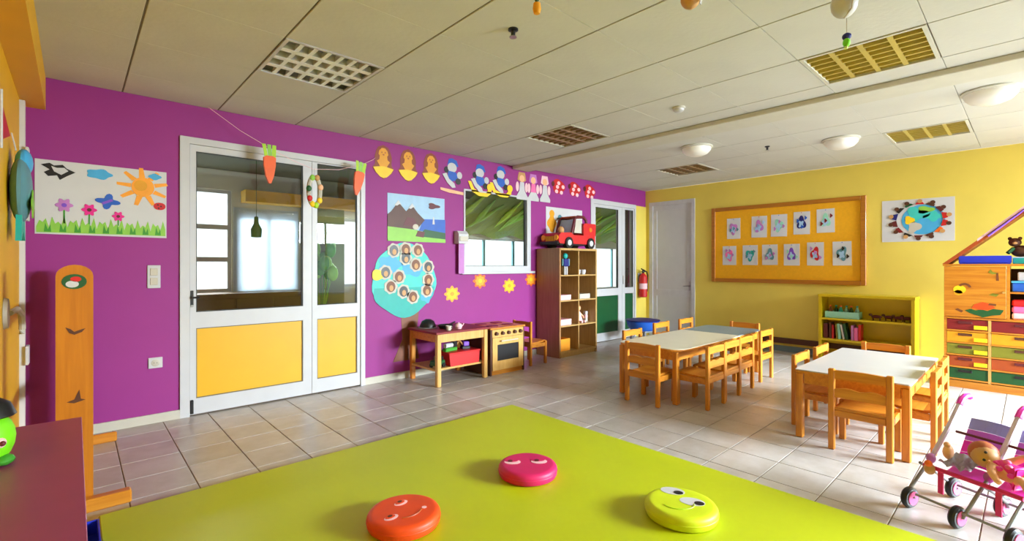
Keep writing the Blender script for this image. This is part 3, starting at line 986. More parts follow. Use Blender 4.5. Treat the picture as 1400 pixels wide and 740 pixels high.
for s in (-1, 1):
    MB().tube([(s * 0.035, -0.01, 0.14), (s * 0.075, -0.035, 0.09), (s * 0.07, -0.06, 0.06)], 0.012, 8).obj('arm', 'skin', t, True)
    MB().tube([(s * 0.03, -0.05, 0.016), (s * 0.035, -0.12, 0.016)], 0.015, 8).obj('leg', 'palepink', t, True)
t = thing('building_block_stack', 'pale toy blocks stacked beside the rag doll in the bookcase', 'blocks', (XB + 0.13, BY + 0.15, bz(1)), 0, GB)
for k, col in enumerate(('cream', 'palepink', 'white')):
    MB().box((0, 0, 0.026 + 0.0525 * k), (0.05, 0.05, 0.05), None, 0.004).obj('block', col, t)

# red toy truck on top, front towards -x
t = thing('toy_truck', 'big red toy pickup truck with white hubs on top of the bookcase', 'toy truck', (5.03, 4.70, BH))
w = 0.17
MB().prism([(0.06, 0.07), (0.86, 0.07), (0.86, 0.20), (0.60, 0.20), (0.36, 0.20), (0.30, 0.235), (0.08, 0.225), (0.03, 0.18), (0.03, 0.10)], -w, w).obj('truck_body', 'red', t)
MB().prism([(0.58, 0.2005), (0.87, 0.2005), (0.88, 0.37), (0.86, 0.385), (0.62, 0.385), (0.58, 0.36)], -w, w).obj('cargo_box', 'red', t)
MB().tube([(0.33, -w + 0.02, 0.21), (0.40, -w + 0.02, 0.44), (0.46, -w + 0.02, 0.475), (0.60, -w + 0.02, 0.475), (0.66, -w + 0.02, 0.43), (0.67, -w + 0.02, 0.384)], 0.022, 8).obj('cab_pillar', 'maroon', t, True)
MB().tube([(0.33, w - 0.02, 0.21), (0.40, w - 0.02, 0.44), (0.46, w - 0.02, 0.475), (0.60, w - 0.02, 0.475), (0.66, w - 0.02, 0.43), (0.67, w - 0.02, 0.384)], 0.022, 8).obj('cab_pillar', 'maroon', t, True)
MB().b(0.42, 0.64, -w + 0.03, w - 0.03, 0.465, 0.487, 0.006).obj('cab_roof', 'rust', t)
MB().prism([(0.40, 0.235), (0.57, 0.235), (0.57, 0.43), (0.45, 0.43)], -w + 0.03, -w + 0.036).obj('side_window', 'cream', t)
MB().prism([(0.335, 0.235), (0.345, 0.23), (0.42, 0.43), (0.41, 0.435)], -w + 0.045, w - 0.045).obj('windscreen', 'paleblue', t)
for k in range(6):
    MB().b(0.024, 0.03, -0.09 + 0.031 * k, -0.075 + 0.031 * k, 0.105, 0.175).obj('grille_bar', 'yellow', t)
for s in (-1, 1):
    MB().cyl((0.03, s * 0.125, 0.155), (0.012, s * 0.125, 0.155), 0.038, n=16).obj('headlight', 'lightorange', t, True)
MB().box((0.005, 0, 0.075), (0.05, 0.36, 0.05), None, 0.012).obj('bumper', 'black', t)
MB().b(0.06, 0.84, -w + 0.02, w - 0.02, 0.05, 0.07).obj('chassis', 'black', t)
for x in (0.24, 0.74):
    for s in (-1, 1):
        wh = MB().cyl((x, s * (w - 0.05), 0.083), (x, s * (w + 0.02), 0.083), 0.083, n=24).obj('wheel', 'black', t, True)
        MB().cyl((x, s * (w + 0.02), 0.083), (x, s * (w + 0.028), 0.083), 0.045, 0.04, n=18).obj('hub', 'white', wh, True)
MB().cyl((0.745, -w, 0.29), (0.745, -w - 0.006, 0.29), 0.035, n=16).obj('round_badge', 'orange', t)
MB().ball((0.20, -0.06, 0.27), (0.05, 0.045, 0.055)).obj('driver_head', 'tan', t, True, 'tan toy driver head behind the bonnet')

# ------------------------------------------------------------------ play table, stove and the small chair by the purple wall
t = thing('play_table', 'low wooden play table with a dark red top and lower shelf by the purple wall', 'table', (2.85, 4.28, 0))
TW, TD, TH = 0.70, 0.58, 0.59
for x in (0.028, TW - 0.028):
    for y in (0.028, TD - 0.028):
        MB().box((x, y, TH / 2 - 0.012), (0.052, 0.052, TH - 0.026), None, 0.006).obj('leg', 'pine' if y < 0.3 else 'woodv', t)
MB().b(-0.02, TW + 0.015, -0.012, TD, TH - 0.024, TH, 0.003).obj('tabletop', 'darkred', t)
MB().b(0.055, TW - 0.055, 0.012, 0.034, TH - 0.115, TH - 0.025).obj('apron', 'pine', t)
MB().b(0.055, TW - 0.055, TD - 0.034, TD - 0.012, TH - 0.115, TH - 0.025).obj('apron', 'wood', t)
for x in (0.012, TW - 0.034):
    MB().b(x, x + 0.022, 0.056, TD - 0.056, TH - 0.115, TH - 0.025).obj('apron', 'wood', t)
MB().b(0.0, TW, 0.058, TD - 0.058, 0.165, 0.185).obj('lower_shelf', 'pine', t)
t = thing('red_toy_box', 'bright red plastic box on the lower shelf of the play table', 'box', (3.27, 4.46, 0.185), 0.0)
MB().prism([(-0.20, 0.0), (0.20, 0.0), (0.215, 0.13), (-0.215, 0.13)], -0.11, 0.11).obj('box_body', 'red', t)
MB().b(-0.222, 0.222, -0.118, 0.118, 0.1305, 0.15, 0.005).obj('box_lid', 'red', t)
GT = 'toys on the lower shelf of the play table'
t = thing('toy_jeep', 'dark green toy jeep on the lower shelf beside the red box', 'toy car', (2.945, 4.42, 0.185), 0.2, GT)
MB().b(-0.08, 0.08, -0.045, 0.045, 0.025, 0.08, 0.01).obj('jeep_body', 'darkgreen', t)
MB().b(-0.03, 0.06, -0.04, 0.04, 0.0805, 0.12, 0.008).obj('jeep_cab', 'black', t)
for x in (-0.05, 0.05):
    for s in (-1, 1):
        MB().cyl((x, s * 0.036, 0.025), (x, s * 0.052, 0.025), 0.025, n=14).obj('wheel', 'black', t, True)
t = thing('toy_train', 'small grey and green toy engine lying on top of the red box', 'toy train', (3.14, 4.46, 0.335), 0.15, GT)
MB().b(-0.09, 0.09, -0.03, 0.03, 0.0, 0.04, 0.006).obj('engine_base', 'green', t)
MB().cyl((-0.08, 0, 0.066), (0.03, 0, 0.066), 0.026, n=14).obj('boiler', 'lightgrey', t, True)
MB().b(0.035, 0.088, -0.028, 0.028, 0.0405, 0.115, 0.004).obj('engine_cab', 'black', t)
t = thing('toy_digger', 'small purple and tan toy digger at the far end on the red box', 'toy digger', (3.36, 4.47, 0.335), -0.2, GT)
MB().b(-0.05, 0.05, -0.035, 0.035, 0, 0.035, 0.005).obj('digger_base', 'black', t)
MB().b(-0.03, 0.04, -0.03, 0.03, 0.0355, 0.085, 0.006).obj('digger_cab', 'violet', t)
MB().tube([(-0.03, 0, 0.05), (-0.07, 0, 0.1), (-0.11, 0, 0.06)], 0.009, 6).obj('digger_arm', 'tan', t)
GP = 'toys on the play table top'
t = thing('toy_pan', 'black toy frying pan on the red top of the play table', 'pan', (3.12, 4.52, TH), 0.4, GP)
MB().lathe([(0, 0), (0.07, 0), (0.09, 0.04), (0.085, 0.04), (0.068, 0.006), (0, 0.006)], n=20).obj('pan_bowl', 'black', t, True)
MB().tube([(0.085, 0, 0.035), (0.2, 0, 0.05)], 0.01, 8).obj('pan_handle', 'black', t, True)
t = thing('toy_helmet', 'dark grey toy helmet behind the pan on the play table', 'toy', (3.0, 4.70, TH), 0, GP)
MB().lathe([(0.095, 0), (0.092, 0.03), (0.07, 0.075), (0.03, 0.098), (0, 0.1)], n=18).obj('helmet_shell', 'black', t, True)
MB().lathe([(0.108, 0), (0.108, 0.008), (0.0955, 0.01), (0.0955, 0.0)], n=18).obj('helmet_rim', 'grey', t, True)
t = thing('toy_cup', 'small cream toy cup at the near edge of the play table top', 'cup', (3.05, 4.36, TH), 0, GP)
MB().lathe([(0, 0), (0.025, 0), (0.032, 0.05), (0.029, 0.05), (0.022, 0.006), (0, 0.006)], n=14).obj('cup_bowl', 'cream', t, True)
MB().tube([(0.028, 0, 0.042), (0.05, 0, 0.036), (0.045, 0, 0.018), (0.026, 0, 0.012)], 0.004, 6).obj('cup_handle', 'cream', t)
t = thing('toy_teapot', 'small pale pink toy teapot beside the cup on the play table', 'teapot', (3.21, 4.39, TH), 0, GP)
MB().lathe([(0, 0), (0.03, 0), (0.042, 0.025), (0.03, 0.055), (0.012, 0.06), (0.01, 0.07), (0, 0.072)], n=16).obj('pot_body', 'palepink', t, True)
MB().tube([(0.035, 0, 0.02), (0.062, 0, 0.04), (0.07, 0, 0.055)], 0.006, 6).obj('spout', 'palepink', t)

t = thing('play_stove', 'wooden toy stove with black knobs and a dark oven window', 'toy stove', (3.605, 4.30, 0))
SW, SD, SH = 0.55, 0.52, 0.565
MB().b(0, 0.022, 0, SD, 0, SH - 0.021).obj('side_panel', 'brown', t)
MB().b(SW - 0.022, SW, 0, SD, 0, SH - 0.021).obj('side_panel', 'brown', t)
MB().b(0.022, SW - 0.022, 0.02, SD, 0.0, 0.055).obj('plinth', 'wood', t)
MB().b(0.0225, SW - 0.0225, SD - 0.02, SD, 0.056, SH - 0.022).obj('back_panel', 'wood', t)
MB().b(-0.012, SW + 0.012, -0.012, SD, SH - 0.02, SH, 0.003).obj('hob_top', 'wood', t)
MB().b(0.024, SW - 0.024, -0.006, 0.014, SH - 0.115, SH - 0.024).obj('knob_panel', 'pine', t)
for k in range(5):
    MB().cyl((0.08 + 0.098 * k, -0.006, SH - 0.07), (0.08 + 0.098 * k, -0.036, SH - 0.07), 0.024, 0.019, n=14).obj('knob', 'brown', t, True)
dr = bars(t, 'oven_door', MT['pine'], 0.026, SW - 0.026, 0.058, SH - 0.119, 0.075, 0.075, 0.11, 0.085, -0.008, 0.014)
MB().b(0.1015, SW - 0.1015, 0.0, 0.008, 0.169, SH - 0.205).obj('oven_window', 'black', dr)
MB().cyl((0.14, -0.035, SH - 0.16), (SW - 0.14, -0.035, SH - 0.16), 0.008).cyl((0.16, -0.035, SH - 0.16), (0.16, -0.008, SH - 0.16), 0.006).cyl((SW - 0.16, -0.035, SH - 0.16), (SW - 0.16, -0.008, SH - 0.16), 0.006).obj('oven_handle', 'cream', dr, True)
MB().b(0.12, SW - 0.12, 0.03, 0.4, 0.245, 0.253).obj('oven_rack', 'grey', t)
for k, (x, y) in enumerate(((0.15, 0.15), (0.4, 0.15), (0.15, 0.37), (0.4, 0.37))):
    MB().cyl((x, y, SH), (x, y, SH + 0.006), 0.075, n=24).obj('hob_ring', 'darkred', t)
t2 = dup(ch0, (4.36, 4.55, 0), -HP, 'small wooden chair between the toy stove and the bookcase')
t2.scale = (0.95, 0.95, 1.0)
if 'group' in t2:
    del t2['group']

# ------------------------------------------------------------------ things hung on the purple wall
def onwall(name, label, cat, x, z, group=None, off=0.0):
    return thing(name, label, cat, (x, YP - off, z), 0, group)


# children's garden picture
PW, PHt = 0.785, 0.55
t = onwall('garden_picture', 'white paper picture of a sun, flowers and grass on the purple wall', 'picture', -0.213, 1.543)
MB().prism([(0, 0), (PW, -0.005), (PW, PHt - 0.002), (0, PHt)], -0.0005, -0.004).obj('paper_sheet', 'paper', t)


def sh(poly, k, col, nm, W=PW, H=PHt):
    return cut([(a * W, b * H) for a, b in poly], k, P(col) if isinstance(col, str) else col, t, nm)


bird = [(.04, .93), (.10, .96), (.13, .93), (.19, .95), (.22, .90), (.28, .86), (.22, .80), (.17, .74), (.15, .80), (.09, .78), (.06, .83), (.10, .87)]
sh(bird, 2.2, 'black', 'paper_bird')
sh([(.11, .92), (.15, .90), (.20, .91), (.23, .87), (.18, .81), (.13, .85)], 3.0, 'white', 'paper_bird_inside')
sh(blob(.455, .87, .095, .07, 5, .12), 2.2, 'skyblue', 'paper_cloud')
sh(blob(.90, .91, .052, .045, 4, .12), 4.6, 'skyblue', 'paper_cloud')
for a in range(9):
    th_ = a * 2 * PI / 9 + 0.25
    cx, cz = .80, .74
    ca, sa = math.cos(th_), math.sin(th_) * 1.42
    sh([(cx + .10 * ca - .018 * sa, cz + .10 * sa + .03 * ca), (cx + .21 * ca - .012 * sa, cz + .21 * sa * .95 + .02 * ca), (cx + .215 * ca + .012 * sa, cz + .21 * sa * .95 - .02 * ca), (cx + .10 * ca + .018 * sa, cz + .10 * sa - .03 * ca)], 2.2, 'lightorange', 'paper_sunray')
sh(ell(.80, .74, .095, .145), 3.0, 'lightorange', 'paper_sun')
sh(ell(.78, .76, .055, .08), 3.8, 'amber', 'paper_sun_face')
for (x, z, r, col) in ((.20, .40, .055, 'lilac'), (.38, .355, .05, 'magenta'), (.60, .285, .042, 'magenta')):
    sh([(x - .006, .15), (x + .006, .15), (x + .006, z), (x - .006, z)], 2.2, 'green', 'paper_stem')
    sh(blob(x, z, r, r * 1.5, 6, .22), 3.0, col, 'paper_flower')
    sh(ell(x, z, r * .35, r * .5), 3.8, 'violet' if col == 'lilac' else 'maroon', 'flower_middle')
sh(blob(.52, .49, .075, .085, 4, .35, ph=0.6), 3.0, 'blue', 'paper_butterfly')
sh([(.48, .44), (.56, .50), (.55, .53), (.47, .47)], 3.8, 'violet', 'butterfly_body')
sh(blob(.94, .47, .045, .065, 2, .15), 3.0, 'red', 'paper_ladybird')
for (dx, dz) in ((-.015, .02), (.012, .0), (-.008, -.03)):
    sh(ell(.94 + dx, .47 + dz, .008, .012, 8), 3.8, 'black', 'ladybird_spot')
gp = [(0.01, 0.02)] + [(0.99, 0.02)]
n = 46
for k in range(n + 1):
    x = 0.99 - 0.98 * k / n
    gp.append((x, (0.21 if k % 2 else 0.12) + 0.04 * math.sin(k * 1.9)))
sh(gp, 2.2, 'lightgreen', 'paper_grass')
for k in range(9):
    x = .06 + .105 * k
    sh([(x, .03), (x + .05, .03), (x + .045, .13), (x + .028, .06), (x + .01, .15)], 3.0, 'green', 'paper_grass')

# switches
t = onwall('light_switch', 'white double light switch on the purple wall left of the double door', 'switch', 0.487, 1.12)
MB().b(-0.044, 0.044, -0.010, -0.0005, 0, 0.19, 0.003).obj('switch_plate', 'white', t)
for z in (0.055, 0.135):
    MB().b(-0.026, 0.026, -0.016, -0.0105, z - 0.03, z + 0.03, 0.003).obj('switch_rocker', 'cream', t)
t = onwall('wall_socket', 'white wall socket low on the purple wall left of the double door', 'socket', 0.497, 0.455)
MB().b(-0.048, 0.048, -0.010, -0.0005, 0, 0.088, 0.003).obj('socket_plate', 'white', t)
MB().lathe([(0.0, -0.012), (0.026, -0.012), (0.030, -0.0105), (0.030, -0.010)], (0, 0, 0.044), 20, 'y').obj('socket_face', 'cream', t, True)
for s in (-1, 1):
    MB().cyl((s * 0.01, -0.0115, 0.044), (s * 0.01, -0.0135, 0.044), 0.003, n=8).obj('socket_hole', 'black', t)

# mountain picture
PW, PHt = 0.775, 0.545
t = onwall('mountain_picture', 'painted picture of brown mountains, blue lake and green meadow on the purple wall', 'picture', 2.61, 1.585)
MB().prism([(0, 0), (PW, 0), (PW, PHt), (0, PHt)], -0.0005, -0.004).obj('paper_sheet', 'paleblue', t)
sh([(0, .0), (1, .0), (1, .12), (.5, .25), (0, .32)], 2.2, 'lightgreen', 'painted_meadow')
sh([(.5, .12), (1, .08), (1, .22), (.62, .28)], 3.0, 'darkgreen', 'painted_meadow')
sh([(.52, .24), (1, .20), (1, .52), (.60, .50)], 2.2, 'blue', 'painted_lake')
sh([(.0, .30), (.48, .26), (.62, .48), (.50, .62), (.40, .78), (.30, .64), (.17, .82), (.06, .62), (0, .55)], 3.0, 'brown', 'painted_mountain')
for (x, z) in ((.17, .86), (.40, .82)):
    sh([(x, z), (x + .06, z - .1), (x + .02, z - .08), (x - .02, z - .12), (x - .06, z - .11)], 3.8, 'white', 'painted_snow')
sh([(.25, .34), (.50, .32), (.44, .5), (.32, .52)], 3.8, 'maroon', 'painted_slope')
sh(blob(.78, .80, .10, .06, 3, .25), 3.0, 'maroon', 'painted_bird')
sh(ell(.46, .32, .05, .06), 4.6, 'cream', 'painted_sheep')
sh([(.76, .40), (.80, .40), (.79, .56), (.77, .56)], 3.0, 'white', 'painted_sail')
sh([(.46, .12), (.60, .10), (.62, .22), (.50, .24)], 3.8, 'maroon', 'painted_house')
sh([(.0, .0), (1.0, .0), (1.0, .06), (.0, .06)], 3.8, 'lightgreen', 'painted_meadow')

# paper tree of photographs
t = onwall('paper_tree', 'turquoise paper tree with round portrait flowers on the purple wall', 'wall decoration', 2.42, 0.2)
MB().prism([(.26, 0), (.60, 0.0), (.56, .25), (.60, .56), (.36, .56), (.38, .25)], -0.0005, -0.003).obj('paper_trunk', 'trunk', t)
cr = [(.415 + .415 * math.cos(a) * (1 + .05 * math.cos(5 * a + 1)), .945 + .41 * math.sin(a) * (1 + .05 * math.cos(4 * a))) for a in [2 * PI * k / 40 for k in range(40)]]
MB().prism(cr, -0.0032, -0.006).obj('paper_crown', 'turquoise', t)
MB().prism([(x * .94 + .02, .93 + (z - .945) * .82 - 0.08) for x, z in cr if z < .98], -0.0062, -0.0075).obj('crown_lower', 'teal', t)
for (cx_, cz_, rx_, rz2) in ((.22, 1.12, .14, .10), (.52, 1.08, .16, .10), (.70, .78, .08, .12)):
    MB().prism(blob(cx_, cz_, rx_, rz2, 5, .15), -0.0062, -0.0078).obj('crown_patch', 'skyblue', t)
TU = 0.83 / 87.0
heads = [(536, 343), (552, 341), (569, 342), (525, 372), (543, 378), (532, 391), (549, 398), (562, 406), (566, 362), (584, 365), (584, 383), (582, 398), (552, 353)]
for i, (u, v) in enumerate(heads):
    x = (u - 508) * TU + 0.0
    z = 0.53 + (430 - v) * (0.815 / 95.0) - 0.0
    pf = cut(blob(x, z, .082, .082, 7, .07), 4.2, P('cream'), t, 'paper_flower')
    cut(ell(x, z, .056, .062, 14), 5.2, P('brownhair' if i % 3 else 'black'), pf, 'portrait_hair')
    cut(ell(x + .004, z - .016, .026, .034, 14), 6.2, P('tan'), pf, 'portrait_face')
cut(blob(.07, 1.0, .075, .06, 3, .1), 5, P('yellow'), t, 'paper_sun')

# paper flowers under the window
for (x, z, c1_, lab) in ((3.50, .947, 'lightorange', 'yellow orange paper flower lowest under the window, nearest the paper tree'),
                         (3.95, 1.10, 'orange', 'orange paper flower just below the left half of the window sill'),
                         (4.47, 1.02, 'lightorange', 'yellow orange paper flower below the right half of the window sill'),
                         (4.90, 1.10, 'orange', 'orange paper flower below the window corner, nearest the bookcase')):
    t = onwall('paper_flower', lab, 'wall decoration', x, z, 'paper flowers under the window')
    MB().prism(blob(0, 0, .105, .09, 8, .16, 48), -0.0005, -0.003).obj('petals', c1_, t)
    MB().prism(blob(0, 0, .075, .065, 8, .12, 40, .4), -0.0032, -0.0045).obj('inner_petals', 'yellow' if c1_ == 'lightorange' else 'lightorange', t)
    MB().prism(ell(0, 0, .03, .027), -0.0047, -0.007).obj('flower_middle', 'amber' if c1_ == 'lightorange' else 'yellow', t)

# garland of paper cut-outs under the ceiling
GA = 'paper cut-outs hung along the top of the purple wall'
def teddy(x, z, lab, s=1.0):
    t = onwall('paper_teddy', lab, 'wall decoration', x, z, GA)
    bk = [(-.13, -.05), (-.10, -.10), (0, -.17), (.10, -.10), (.13, -.05), (.10, .0), (.105, .08), (.085, .15), (.06, .19), (0, .215), (-.06, .19), (-.085, .15), (-.105, .08), (-.10, .0)]
    MB().prism([(a * s, b * s) for a, b in bk], -0.0005, -0.003).obj('outline', 'darkrust', t)
    fr = [(-.04, -.03), (-.06, .0), (-.08, .03), (-.05, .05), (-.045, .09), (-.06, .11), (-.05, .15), (-.02, .18), (.02, .18), (.05, .15), (.06, .11), (.045, .09), (.05, .05), (.08, .03), (.06, .0), (.04, -.03)]
    MB().prism([(a * s, b * s) for a, b in fr], -0.0032, -0.0055).obj('bear_body', 'amber', t)
    bo = [(-.125, -.045), (-.05, -.03), (0, -.025), (.05, -.03), (.125, -.045), (.09, -.10), (.04, -.145), (0, -.155), (-.04, -.145), (-.09, -.10)]
    MB().prism([(a * s, b * s) for a, b in bo], -0.0057, -0.008).obj('cradle', 'yellow', t)
    for q in (-1, 1):
        MB().prism(ell(q * .02 * s, .13 * s, .007, .009, 8), -0.0057, -0.0068).obj('eye', 'rust', t)
    MB().prism(ell(0, .105 * s, .012, .008, 8), -0.0057, -0.0068).obj('nose', 'rust', t)


for i, (x, z) in enumerate(((2.56, 2.445), (2.875, 2.45), (3.19, 2.455))):
    teddy(x, z, ['orange paper teddy, first in the garland beside the double door', 'orange paper teddy, middle of the three in the garland', 'orange paper teddy next to the blue hatted figures'][i])


def rocker(x, z, lab, rock, flip=1):
    t = onwall('paper_clown', lab, 'wall decoration', x, z, GA)
    F = lambda pl: [(a * flip, b) for a, b in pl]
    MB().prism(F([(-.07, .12), (-.05, .20), (.0, .215), (.07, .19), (.10, .12), (.04, .10)]), -0.0005, -0.003).obj('hat', 'blue', t)
    MB().prism(F(ell(.0, .095, .07, .06)), -0.0032, -0.0052).obj('face', 'white', t)
    MB().prism(F(ell(-.085, .06, .035, .04)), -0.0032, -0.005).obj('ear', 'black', t)
    MB().prism(F([(-.06, .05), (.06, .04), (.09, -.05), (.0, -.08), (-.07, -.04)]), -0.0054, -0.0074).obj('jacket', 'blue', t)
    MB().prism(F(ell(.115, .01, .04, .045)), -0.0032, -0.0052).obj('sleeve', 'white', t)
    MB().prism(F([(-.15, -.0), (-.09, .02), (-.05, -.05), (.03, -.10), (.05, -.15), (.0, -.16), (-.08, -.10)]), -0.0076, -0.0096).obj('trousers', 'white', t)
    MB().prism(F(ell(.09, -.07, .04, .04)), -0.0076, -0.0096).obj('boot', 'black', t)
    if rock:
        MB().prism([(-.20, -.03), (-.15, -.03), (-.10, -.12), (.0, -.16), (.10, -.16), (.16, -.09), (.20, -.09), (.19, -.16), (.12, -.21), (-.02, -.21), (-.14, -.16)], -0.0098, -0.012).obj('rocker', 'yellow', t)
        MB().prism(ell(.165, -.08, .05, .05), -0.0123, -0.014).obj('horse_head', 'yellow', t)
    else:
        MB().prism([(-.18, -.17), (.17, -.20), (.17, -.235), (-.05, -.225), (-.18, -.20)], -0.0098, -0.012).obj('base_strip', 'peach', t)


rocker(3.50, 2.44, 'blue hatted white paper figure on a thin pink strip, beside the orange teddies', False)
rocker(3.945, 2.43, 'blue hatted paper figure riding a cream rocker above the left of the window', True)
rocker(4.31, 2.455, 'blue hatted paper figure on a smaller cream rocker above the middle of the window', True)


def fairy(x, z, lab, c):
    t = onwall('paper_fairy', lab, 'wall decoration', x, z, GA)
    MB().prism([(-.085, .10), (-.06, .21), (.06, .21), (.085, .10), (.05, .08), (-.05, .08)], -0.0005, -0.003).obj('wig', c, t)
    MB().prism(ell(0, .12, .05, .05), -0.0032, -0.005).obj('face', 'peach', t)
    MB().prism([(-.04, .07), (.04, .07), (.055, -.06), (-.055, -.06)], -0.0052, -0.007).obj('bodice', 'lightgrey' if c != 'lilac' else 'pink', t)
    MB().prism([(-.055, -.055), (.055, -.055), (.112, -.14), (.108, -.18), (-.108, -.18), (-.112, -.14)], -0.0072, -0.009).obj('skirt', 'white', t)
    for q in (-1, 1):
        MB().prism(ell(q * .09, .0, .03, .07), -0.0032, -0.005).obj('wing', 'palepink', t)


fairy(4.715, 2.425, 'white skirted paper figure with tan hair over the right end of the window', 'tan')
fairy(4.945, 2.425, 'white skirted paper figure with lilac hair at the corner of the window', 'lilac')
fairy(5.19, 2.43, 'white skirted paper figure with pink hair next to the red ladybirds', 'palepink')
for i, (x, z) in enumerate(((5.50, 2.52), (5.88, 2.52), (6.26, 2.52))):
    t = onwall('paper_ladybird', ['red and white paper ladybird next to the white skirted figures', 'red and white paper ladybird, middle of the three above the truck', 'red and white paper ladybird last in the garland above the far door'][i], 'wall decoration', x, z, GA)
    MB().prism(blob(0, 0, .14, .11, 3, .1), -0.0005, -0.003).obj('shell', 'red', t)
    for (dx, dz) in ((.0, .05), (.10, .0), (-.05, -.08), (.06, -.09), (-.03, -.01)):
        MB().prism(ell(dx, dz, .036, .03, 12), -0.0032, -0.005).obj('spot', 'palepink', t)
    MB().prism(ell(-.13, .03, .035, .04, 12), -0.0032, -0.0052).obj('head', 'maroon', t)

# picture behind the truck
PW, PHt = 0.85, 0.55
t = onwall('animal_picture', 'white picture with yellow and blue figures behind the red truck', 'picture', 5.215, 1.64)
MB().prism([(0, 0), (PW, 0), (PW, PHt), (0, PHt)], -0.0005, -0.004).obj('paper_sheet', 'paper', t)
sh(blob(.16, .55, .12, .22, 4, .15), 2.2, 'amber', 'painted_animal')
sh(ell(.16, .82, .07, .1), 3.0, 'amber', 'painted_head')
sh(blob(.42, .6, .10, .2, 3, .15), 2.2, 'plushblue', 'painted_animal')
sh([(.05, .05), (.95, .05), (.95, .2), (.05, .25)], 2.2, 'lightorange', 'painted_ground')

# paper dispenser at the window with a pink ribbon hanging from it
t = onwall('paper_dispenser', 'white paper dispenser on the purple wall at the left edge of the window', 'dispenser', 3.535, 1.58, None, 0.0)
MB().prism([(-0.10, 0.0), (0.0, 0.0), (0.0, 0.16), (-0.06, 0.16), (-0.10, 0.12)], 0.0, 0.15, 'yz').obj('dispenser_body', 'white', t)
MB().b(0.01, 0.14, -0.11, -0.1005, 0.03, 0.09, 0.003).obj('dispenser_front', 'cream', t)
MB().b(0.03, 0.115, -0.055, -0.048, -0.38, -0.001).obj('paper_strip', 'lilac', t)

# fire extinguisher on the yellow pier
t = thing('fire_extinguisher', 'red fire extinguisher on the yellow pier beside the far glazed door', 'extinguisher', (7.70, YP - 0.105, 0.72))
MB().lathe([(0.0, 0.0), (0.06, 0.0), (0.072, 0.012), (0.072, 0.36), (0.06, 0.40), (0.03, 0.425), (0.022, 0.44), (0.0, 0.44)], n=24).obj('cylinder', 'red', t, True)
MB().lathe([(0.0735, 0.15), (0.0735, 0.25)], n=24).obj('label_band', 'palepink', t)
MB().cyl((0, 0, 0.44), (0, 0, 0.49), 0.02, n=12).obj('valve', 'black', t, True)
MB().box((-0.03, -0.02, 0.50), (0.13, 0.02, 0.016), Matrix.Rotation(0.3, 3, 'Y')).box((-0.03, -0.02, 0.465), (0.11, 0.02, 0.012)).obj('lever', 'black', t)
MB().tube([(0.02, 0, 0.47), (0.08, -0.02, 0.47), (0.105, -0.03, 0.40), (0.095, -0.03, 0.2), (0.085, -0.03, 0.1)], 0.011, 8).obj('hose', 'black', t, True)
MB().b(-0.05, 0.05, 0.066, 0.086, 0.28, 0.44).obj('wall_bracket', 'grey', t)

# blue tub with a dark lid on a grey stool near the far door
t = thing('step_stool', 'grey stool under the blue tub near the far glazed door', 'stool', (6.85, 4.30, 0))
MB().b(-0.17, 0.17, -0.15, 0.15, 0.22, 0.25, 0.006).obj('stool_top', 'grey', t)
for sx in (-1, 1):
    for sy in (-1, 1):
        MB().box((sx * 0.14, sy * 0.12, 0.11), (0.035, 0.035, 0.22)).obj('leg', 'grey', t)
t = thing('blue_tub', 'blue plastic tub with a dark rim standing on a grey stool', 'tub', (6.85, 4.30, 0.25))
MB().lathe([(0.0, 0.0), (0.19, 0.0), (0.24, 0.05), (0.26, 0.14), (0.25, 0.15), (0.0, 0.15)], n=24).obj('tub_body', 'blue', t, True)
MB().lathe([(0.27, 0.1505), (0.275, 0.165), (0.1, 0.19), (0.0, 0.195)], n=24).obj('tub_lid', 'navy', t, True)
MB().b(0.17, 0.235, -0.262, -0.225, 0.05, 0.13, 0.01).obj('tub_label', 'white', t)

# ------------------------------------------------------------------ yellow wall: pin board, globe picture, shelf, house unit
t = thing('pin_board', 'large orange pin board in a brown frame on the yellow wall', 'pin board', (XY, 3.65, 1.03), -HP)
LW, LH = 2.13, 1.23
MB().b(0.06, LW - 0.06, -0.012, -0.001, 0.06, LH - 0.06).obj('felt', 'board', t)
for (nm, a) in (('frame_side', (0, 0.06, 0, LH)), ('frame_side', (LW - 0.06, LW, 0, LH)), ('frame_rail', (0.06, LW - 0.06, 0, 0.06)), ('frame_rail', (0.06, LW - 0.06, LH - 0.06, LH))):
    MB().b(a[0], a[1], -0.035, -0.001, a[2], a[3], 0.004).obj(nm, 'frame', t)
sheets = [(3.398, 3.185, 2.07, 1.737), (3.013, 2.785, 2.08, 1.745), (2.726, 2.50, 2.085, 1.748), (2.412, 2.195, 2.10, 1.765), (2.107, 1.885, 2.115, 1.775),
          (3.47, 3.25, 1.62, 1.31), (3.149, 2.92, 1.625, 1.31), (2.852, 2.63, 1.625, 1.31), (2.543, 2.33, 1.625, 1.303), (2.233, 2.02, 1.64, 1.303), (1.909, 1.685, 1.64, 1.303)]
cols = [('lilac', 'plushblue'), ('lilac', 'paleblue'), ('mint', 'lilac'), ('navy', 'blue'), ('mint', 'darkred'), ('pink', 'lilac'), ('teal', 'plushblue'), ('plushblue', 'lilac'), ('violet', 'mint'), ('red', 'lilac'), ('plushblue', 'black')]
rowname = ['top row', 'bottom row']
order = ['first', 'second', 'third', 'fourth', 'fifth', 'sixth']
